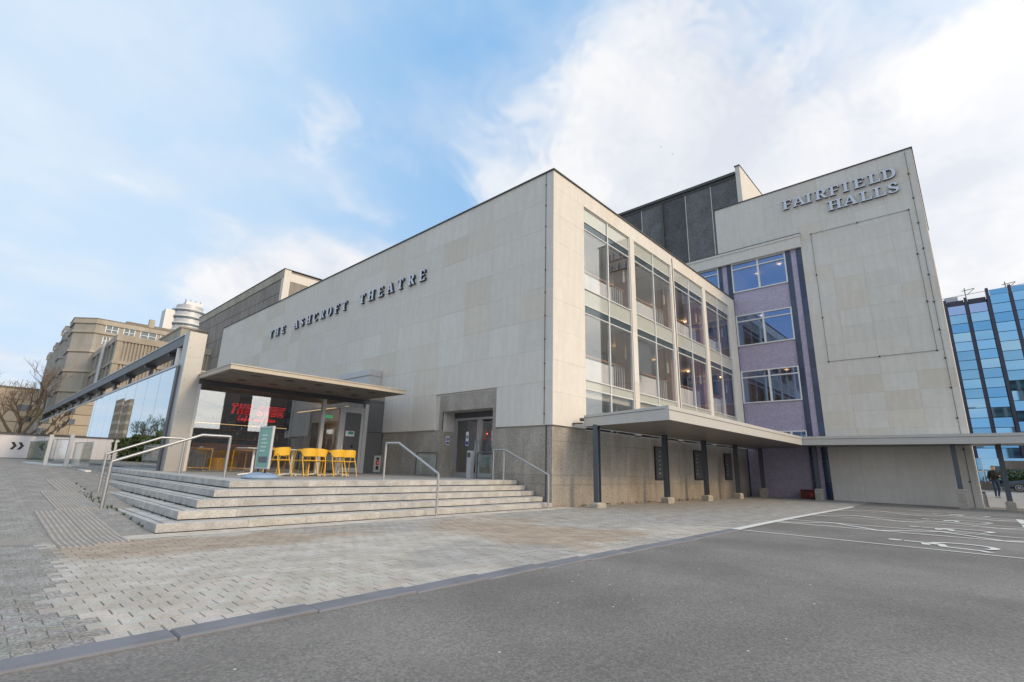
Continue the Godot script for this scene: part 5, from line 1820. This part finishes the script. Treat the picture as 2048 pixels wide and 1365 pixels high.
func build_person(at: Vector3) -> void:
	var p := thing("person", "person in a black jacket and blue jeans walking under the far canopy", "person", at, 0.35)
	var bones := [
		[Vector3(0, 0.95, 0), Vector3(0, 1.22, 0.02), 0.135, 0.155], [Vector3(0, 1.22, 0.02), Vector3(0, 1.42, 0.0), 0.155, 0.12],
		[Vector3(-0.15, 1.40, 0), Vector3(0.15, 1.40, 0), 0.075, 0.075], [Vector3(0, 1.44, 0), Vector3(0, 1.54, 0.02), 0.055, 0.055],
		[Vector3(0, 1.60, 0.03), Vector3(0, 1.66, 0.02), 0.092, 0.098], [Vector3(0, 1.585, 0.125), Vector3(0, 1.60, 0.13), 0.012, 0.008],
		[Vector3(-0.09, 0.92, 0), Vector3(-0.11, 0.50, 0.10), 0.092, 0.062], [Vector3(-0.11, 0.50, 0.10), Vector3(-0.10, 0.10, 0.03), 0.062, 0.045], [Vector3(-0.10, 0.045, 0.0), Vector3(-0.11, 0.04, 0.17), 0.045, 0.038],
		[Vector3(0.09, 0.92, 0), Vector3(0.11, 0.50, 0.02), 0.092, 0.062], [Vector3(0.11, 0.50, 0.02), Vector3(0.10, 0.12, -0.15), 0.062, 0.045], [Vector3(0.10, 0.05, -0.18), Vector3(0.11, 0.04, -0.02), 0.045, 0.038],
		[Vector3(-0.20, 1.38, 0), Vector3(-0.26, 1.10, -0.05), 0.062, 0.05], [Vector3(-0.26, 1.10, -0.05), Vector3(-0.24, 0.90, 0.08), 0.048, 0.036], [Vector3(-0.24, 0.88, 0.09), Vector3(-0.235, 0.80, 0.12), 0.034, 0.022],
		[Vector3(0.20, 1.38, 0), Vector3(0.25, 1.12, 0.03), 0.062, 0.05], [Vector3(0.25, 1.12, 0.03), Vector3(0.16, 1.16, 0.22), 0.048, 0.036], [Vector3(0.15, 1.17, 0.23), Vector3(0.11, 1.21, 0.27), 0.034, 0.022],
	]
	var paint := func(q: Vector3) -> Color:
		if q.y > 1.70 or (q.y > 1.56 and q.z < 0.03): return Color(0.03, 0.022, 0.017)
		if q.y > 1.50: return Color(0.45, 0.26, 0.18)
		if q.y < 0.09: return Color(0.35, 0.34, 0.33)
		if (absf(q.x) > 0.2 and q.y < 0.87) or (q.z > 0.225 and q.y > 1.1): return Color(0.45, 0.26, 0.18)
		if q.y < 0.93 and absf(q.x) < 0.21: return Color(0.025, 0.045, 0.09)
		return Color(0.012, 0.012, 0.014)
	var m := mat(Color.WHITE, 0.85)
	m.vertex_color_use_as_albedo = true
	obj("body", body_mesh(bones, 0.026, Vector3(-0.42, -0.05, -0.36), Vector3(0.42, 1.85, 0.42), paint), m, p)
	var b := thing("backpack", "black backpack worn by the person under the far canopy", "backpack", at, 0.35)
	var bm := MB.new()
	bm.ball(Vector3(0, 1.2, -0.23), Vector3(0.17, 0.26, 0.12), 8, 12)
	obj("bag", bm, M.black, b)
	var stp := MB.new()
	for s in [-1, 1]:
		stp.tube([Vector3(0.11 * s, 1.38, -0.2), Vector3(0.12 * s, 1.49, -0.02), Vector3(0.12 * s, 1.38, 0.13), Vector3(0.14 * s, 1.1, 0.14), Vector3(0.15 * s, 1.02, -0.16)], 0.016, -1, 5)
	obj("strap", stp, M.black, b)


# ---------------------------------------------------------------- terrace furniture
func build_furniture() -> void:
	var T := TERRACE
	var tl := ["white-legged cafe table standing apart, behind the swing sign", "white-legged cafe table nearest the right of the swing sign", "white-legged cafe table third along the terrace from the pillar", "white-legged cafe table closest to the cafe door"]
	var tz := [6.80, 5.72, 4.97, 4.22]
	var t0: Node3D
	for k in 4:
		if k == 0:
			t0 = thing("cafe_table", tl[0], "table", Vector3(-5.2, T, tz[0]), 0.1, "cafe tables on the terrace")
			var m := MB.new()
			for a in 4:
				var d := Vector3(cos(a * PI / 2), 0, sin(a * PI / 2))
				m.tube([Vector3(0, 0.055, 0), d * 0.2 + Vector3(0, 0.04, 0), d * 0.36 + Vector3(0, 0.02, 0)], 0.03, 0.02, 6)
			obj("foot", m, M.white, t0)
			m = MB.new()
			m.tube([Vector3(0, 0.03, 0), Vector3(0, 0.72, 0)], 0.032, -1, 10)
			obj("column", m, M.white, t0)
			m = MB.new()
			m.cbox(Vector3(-0.34, 0.72, -0.34), Vector3(0.34, 0.745, 0.34), 0.006)
			obj("top", m, M.table_top, t0)
		else:
			dup(t0, "cafe_table", tl[k], Vector3(-5.2, T, tz[k]), 0.1 - 0.06 * k)
	var spots := [[-4.78, 6.28, 2.0], [-4.72, 5.52, 1.7], [-4.85, 5.12, 1.2], [-4.75, 4.62, 1.75], [-4.8, 4.22, 1.55], [-5.75, 5.75, -1.4], [-5.72, 4.92, -1.7]]
	var cl := ["yellow tubular chair tucked beside the swing sign, nearest the pillar", "yellow tubular chair turned its back to the steps, second from the swing sign", "yellow tubular chair turned sideways in the middle of the row", "yellow tubular chair with its back to the steps, fourth from the swing sign", "yellow tubular chair at the end of the row by the cafe door", "yellow tubular chair on the window side of the second table", "yellow tubular chair on the window side of the third table"]
	var c0: Node3D
	for k in spots.size():
		var p := Vector3(spots[k][0], T, spots[k][1])
		if k == 0:
			c0 = make_chair(cl[0], p, spots[k][2])
		else:
			dup(c0, "yellow_chair", cl[k], p, spots[k][2] + PI)
	c0.rotation.y = spots[0][2] + PI
	# swing sign on a moulded foot
	var s := thing("swing_sign", "green poster swing sign on a blue moulded base at the head of the steps", "sign", Vector3(-2.7, T, 7.5), 0.1)
	var b := MB.new()
	b.lathe([Vector2(0.42, 0.0), Vector2(0.44, 0.03), Vector2(0.40, 0.08), Vector2(0.24, 0.125), Vector2(0.10, 0.15), Vector2(0, 0.15)], Vector3.ZERO, 12)
	var base := obj("base", b, M.blue_base, s)
	base.scale = Vector3(0.8, 1, 0.95)
	var rb := MB.new()
	for k in 6:
		var a := TAU * (k + 0.5) / 6
		rb.box(Vector3(0.16, 0.05, -0.025), Vector3(0.38, 0.105, 0.025), Transform3D(Basis(Vector3.UP, a), Vector3.ZERO))
	obj("rib", rb, M.blue_base, base)
	for x in [-0.16, 0.16]:
		var sp := MB.new()
		sp.tube([Vector3(x, 0.12, 0), Vector3(x, 0.24, 0)], 0.022, -1, 8)
		obj("spring", sp, M.black, s)
	var fr := MB.new()
	fr.box(Vector3(-0.31, 0.22, -0.025), Vector3(-0.27, 1.20, 0.025))
	fr.box(Vector3(0.27, 0.22, -0.025), Vector3(0.31, 1.20, 0.025))
	fr.box(Vector3(-0.27, 0.22, -0.025), Vector3(0.27, 0.26, 0.025))
	fr.box(Vector3(-0.27, 1.16, -0.025), Vector3(0.27, 1.20, 0.025))
	obj("frame", fr, M.alu, s)
	bx("poster", Vector3(-0.27, 0.26, -0.012), Vector3(0.27, 1.16, 0.012), M.poster_green, s)
	bx("poster_panel", Vector3(-0.20, 0.36, 0.012), Vector3(0.20, 0.50, 0.015), M.clad_grey, s)
	for k in 5:
		bx("print_line", Vector3(-0.17, 0.62 + k * 0.09, 0.012), Vector3(0.05 + 0.03 * (k % 3), 0.645 + k * 0.09, 0.0145), M.white, s)
	# furniture just inside the window
	for k in 2:
		var y := thing("yellow_trestle", ["yellow tubular trestle inside the cafe window, next to the pillar", "yellow tubular trestle inside the cafe window, behind the first table"][k], "trestle", Vector3(-10.6, T + 0.004, [6.7, 5.3][k]))
		var m := MB.new()
		for q in [[-0.35, -0.35], [0.35, -0.35], [0.35, 0.35], [-0.35, 0.35]]:
			m.tube([Vector3(q[0], 0, q[1]), Vector3(q[0], 0.74, q[1])], 0.02, -1, 6)
		obj("leg", m, M.yellow, y)
		m = MB.new()
		m.tube([Vector3(-0.35, 0.74, -0.35), Vector3(0.35, 0.74, -0.35), Vector3(0.35, 0.74, 0.35), Vector3(-0.35, 0.74, 0.35), Vector3(-0.35, 0.74, -0.35)], 0.02, -1, 6)
		m.tube([Vector3(-0.35, 0.1, -0.35), Vector3(0.35, 0.1, -0.35), Vector3(0.35, 0.1, 0.35), Vector3(-0.35, 0.1, 0.35), Vector3(-0.35, 0.1, -0.35)], 0.016, -1, 6)
		obj("frame", m, M.yellow, y)
		bx("top", Vector3(-0.37, 0.76, -0.37), Vector3(0.37, 0.785, 0.37), M.orange_wood, y)
	for k in 2:
		var y := thing("round_pouf", ["ochre round pouf between the trestles inside the window", "ochre round pouf farther inside the cafe"][k], "pouf", Vector3([-10.7, -12.0][k], T + 0.004, [6.0, 5.2][k]))
		var m := MB.new()
		m.lathe([Vector2(0, 0), Vector2(0.26, 0), Vector2(0.29, 0.06), Vector2(0.29, 0.4), Vector2(0.25, 0.46), Vector2(0, 0.47)], Vector3.ZERO, 18)
		obj("cushion", m, mat(lin(0.42, 0.24, 0.03), 0.8), y)
	var sofa := thing("blue_sofa", "blue sofa inside the cafe behind the trestles", "sofa", Vector3(-12.4, T + 0.004, 6.3))
	bx("seat", Vector3(-0.4, 0.12, -0.8), Vector3(0.4, 0.45, 0.8), M.blue_base, sofa)
	bx("backrest", Vector3(-0.55, 0.12, -0.8), Vector3(-0.4, 0.85, 0.8), M.blue_base, sofa)

func make_chair(label: String, at: Vector3, turn: float) -> Node3D:
	var c := thing("yellow_chair", label, "chair", at, turn, "yellow chairs on the terrace")
	var s := MB.new()
	s.cbox(Vector3(-0.22, 0.435, -0.22), Vector3(0.22, 0.455, 0.22), 0.008)
	obj("seat", s, M.yellow, c)
	var b := MB.new()     # curved back band that wraps round to the arms
	var n := 14
	for k in n:
		var a0 := PI * (-0.08 + 1.16 * k / n)
		var a1 := PI * (-0.08 + 1.16 * (k + 1) / n)
		for sgn in [0.0, 0.016]:
			var p0 := Vector3(cos(a0) * (0.27 - sgn), 0.58 + 0.06 * sin(a0), -sin(a0) * (0.24 - sgn) - 0.03)
			var p1 := Vector3(cos(a1) * (0.27 - sgn), 0.58 + 0.06 * sin(a1), -sin(a1) * (0.24 - sgn) - 0.03)
			var h0: float = lerpf(0.04, 0.22, sm(0.15, 0.75, sin(a0)))
			var h1: float = lerpf(0.04, 0.22, sm(0.15, 0.75, sin(a1)))
			var u0 := Vector3(p0.x, 0.74 + 0.05 * sin(a0), p0.z)
			var u1 := Vector3(p1.x, 0.74 + 0.05 * sin(a1), p1.z)
			p0.y = u0.y - h0
			p1.y = u1.y - h1
			if sgn == 0.0: b.quad(p0, p1, u1, u0)
			else: b.quad(p1, p0, u0, u1)
	obj("backrest", b, M.yellow, c)
	for sx in [-1, 1]:
		var l := MB.new()
		l.tube([Vector3(0.25 * sx, 0.0, 0.26), Vector3(0.245 * sx, 0.44, 0.21), Vector3(0.26 * sx, 0.70, 0.12), Vector3(0.265 * sx, 0.745, 0.04), Vector3(0.265 * sx, 0.745, -0.06)], 0.0135, -1, 7)
		obj("leg", l, M.yellow, c)
		l = MB.new()
		l.tube([Vector3(0.23 * sx, 0.0, -0.34), Vector3(0.22 * sx, 0.44, -0.18), Vector3(0.20 * sx, 0.60, -0.14)], 0.0135, -1, 7)
		obj("leg", l, M.yellow, c)
	var r := MB.new()
	r.tube([Vector3(-0.235, 0.42, 0.2), Vector3(0.235, 0.42, 0.2)], 0.012, -1, 6)
	obj("seat_rail", r, M.yellow, c)
	return c


# ---------------------------------------------------------------- rails and small fittings
func rail(label: String, pts: Array, posts: Array) -> void:
	var h := thing("handrail", label, "handrail", posts[0][0])
	var o: Vector3 = posts[0][0]
	var m := MB.new()
	var q := []
	for p in pts: q.append(p - o)
	m.tube(q, 0.031, -1, 4)
	obj("rail", m, M.steel, h)
	for p in posts:
		var t := MB.new()
		t.tube([p[0] - o - Vector3(0, 0.05, 0), p[1] - o], 0.034, -1, 4)
		obj("post", t, M.steel, h)

func build_small() -> void:
	var T := TERRACE
	rail("steel handrail rising from the ramp side to the cafe front, the nearer of the pair", [Vector3(-3.35, 1.05, 10.2), Vector3(-3.35, 1.68, 8.66), Vector3(-3.35, 1.68, 8.06)], [[Vector3(-3.35, 0.15, 10.2), Vector3(-3.35, 1.05, 10.2)], [Vector3(-3.35, T, 8.06), Vector3(-3.35, 1.68, 8.06)]])
	rail("steel handrail rising from the ramp side towards the pillar, the farther of the pair", [Vector3(-6.46, 1.21, 9.84), Vector3(-6.46, 1.68, 8.75), Vector3(-6.46, 1.68, 8.2)], [[Vector3(-6.46, 0.29, 9.84), Vector3(-6.46, 1.21, 9.84)], [Vector3(-6.46, T, 8.2), Vector3(-6.46, 1.68, 8.2)]])
	rail("steel handrail standing free in the middle of the front steps", [Vector3(0.31, 0.955, 4.68), Vector3(-1.37, 1.68, 4.68), Vector3(-1.95, 1.68, 4.68)], [[Vector3(0.31, 0.0, 4.68), Vector3(0.31, 0.955, 4.68)], [Vector3(-1.95, T, 4.68), Vector3(-1.95, 1.68, 4.68)]])
	rail("steel handrail against the granite wall at the right end of the steps", [Vector3(0.17, 0.955, 0.4), Vector3(-1.62, 1.68, 0.4), Vector3(-2.15, 1.68, 0.4)], [[Vector3(0.17, 0.0, 0.4), Vector3(0.17, 0.955, 0.4)], [Vector3(-2.15, T, 0.4), Vector3(-2.15, 1.68, 0.4)], [Vector3(-1.67, T, 0.4), Vector3(-1.67, 1.68, 0.4)]])
	for k in 2:
		var w: float = [1.27, 0.75][k]
		var h := thing("hoop_barrier", ["wide dark hoop barrier with a clear panel left of the entrance", "narrow dark hoop barrier right of the entrance door"][k], "barrier", Vector3([-6.52, -3.05][k], T, 0.28))
		var m := MB.new()
		m.tube([Vector3(0, 0, 0), Vector3(0, 0.78, 0), Vector3(0.06, 0.86, 0), Vector3(w - 0.06, 0.86, 0), Vector3(w, 0.78, 0), Vector3(w, 0, 0)], 0.021, -1, 8)
		obj("hoop", m, M.dark_metal, h)
		bx("clear_panel", Vector3(0.04, 0.08, -0.004), Vector3(w - 0.04, 0.78, 0.004), M.clear, h)
	var ic := thing("door_control_post", "pale grey control post with a dark head before the entrance door", "post", Vector3(-3.43, T, 0.25))
	var pm := MB.new()
	pm.cbox(Vector3(-0.10, 0, -0.08), Vector3(0.10, 0.92, 0.08), 0.02)
	obj("post", pm, M.alu, ic)
	bx("button_panel", Vector3(-0.07, 0.70, 0.08), Vector3(0.07, 0.86, 0.088), M.dark_metal, ic)
	var sl := ["small blue and white notice on the left reveal of the entrance", "tall white notice with a blue disc on the left entrance door pane", "white notice with a blue disc on the right entrance door pane"]
	for k in 3:
		var p := [Vector3(-5.445, 1.93, -0.36), Vector3(-4.68, 1.9, -0.69), Vector3(-3.28, 1.9, -0.69)]
		var n := thing("door_notice", sl[k], "notice", p[k], PI / 2 if k == 0 else 0.0, "notices around the entrance")
		var hh: float = [0.33, 0.52, 0.52][k]
		bx("plate", Vector3(-0.08, 0, 0), Vector3(0.08, hh, 0.006), M.white, n)
		var dm := MB.new()
		dm.tube([Vector3(0, hh * 0.62, 0.005), Vector3(0, hh * 0.62, 0.009)], 0.062, -1, 16)
		obj("blue_disc", dm, M.blue, n)
		bx("blue_band", Vector3(-0.065, 0.03, 0.005), Vector3(0.065, hh * 0.3, 0.009), M.blue, n)
		bx("figure", Vector3(-0.012, hh * 0.62 - 0.035, 0.009), Vector3(0.012, hh * 0.62 + 0.035, 0.011), M.white, n)
	var mb := thing("grit_bin", "dark red bin with a pale emblem against the violet wall under the canopy", "bin", Vector3(2.97, g(2.97, -17.6) + 0.006, -17.62))
	var gm := MB.new()
	gm.cbox(Vector3(-0.34, 0, -0.2), Vector3(0.34, 0.42, 0.2), 0.03)
	obj("tub", gm, M.maroon, mb)
	bx("emblem", Vector3(0.08, 0.12, 0.2), Vector3(0.24, 0.32, 0.206), M.red, mb)
	bx("lid", Vector3(-0.36, 0.42, -0.22), Vector3(0.36, 0.46, 0.22), M.maroon, mb)
	# flattened gum and chips on the asphalt
	var gs := MB.new()
	for k in 130:
		var x := rng.randf_range(5.9, 14.0)
		var z := rng.randf_range(-1.0, 11.5)
		var r := rng.randf_range(0.005, 0.013)
		var y := g(x, z) - 0.004
		var ring := []
		for a in 7: ring.append(Vector3(x + cos(TAU * a / 7) * r * rng.randf_range(0.7, 1.2), y, z + sin(TAU * a / 7) * r * rng.randf_range(0.7, 1.2)))
		for a in 7: gs.tri(Vector3(x, y + 0.001, z), ring[(a + 1) % 7], ring[a])
	tag(obj("gum_spots", gs, M.paint), "pale flattened spots scattered over the asphalt", "spots", "", "stuff")
	# a fallen leaf and scraps on the paving
	var lf := MB.new()
	lf.tri(Vector3(-0.06, 0.008, 0), Vector3(0.0, 0.02, 0.035), Vector3(0.06, 0.012, 0))
	lf.tri(Vector3(-0.06, 0.008, 0), Vector3(0.06, 0.012, 0), Vector3(0.01, 0.01, -0.035))
	tag(obj("fallen_leaf", lf, M.leaf_dry, self, Vector3(-2.6, g(-2.6, 10.35) + 0.014, 10.35)), "dry brown leaf on the paving beside the ribbed slabs", "leaf")
	for k in 2:
		var bd := thing("bird", ["small dark bird high in the sky, the upper of two", "small dark bird high in the sky, the lower of two"][k], "bird", [Vector3(-24.0, 58.0, -62.0), Vector3(-22.4, 56.3, -63.0)][k], 0.6)
		var m := MB.new()
		m.ball(Vector3.ZERO, Vector3(0.07, 0.07, 0.2), 6, 8)
		bd.scale = Vector3.ONE * 0.42
		m.ball(Vector3(0, 0.03, 0.2), Vector3(0.05, 0.05, 0.07), 5, 8)
		m.tri(Vector3(-0.03, 0, -0.18), Vector3(0.03, 0, -0.18), Vector3(0, 0.02, -0.36))
		for s in [-1, 1]:
			m.quad(Vector3(0, 0.03, 0.1), Vector3(0, 0.03, -0.08), Vector3(0.32 * s, 0.16, -0.06), Vector3(0.34 * s, 0.16, 0.06))
			m.tri(Vector3(0.34 * s, 0.16, 0.06), Vector3(0.32 * s, 0.16, -0.06), Vector3(0.62 * s, 0.08, -0.12))
		obj("body", m, M.black, bd)
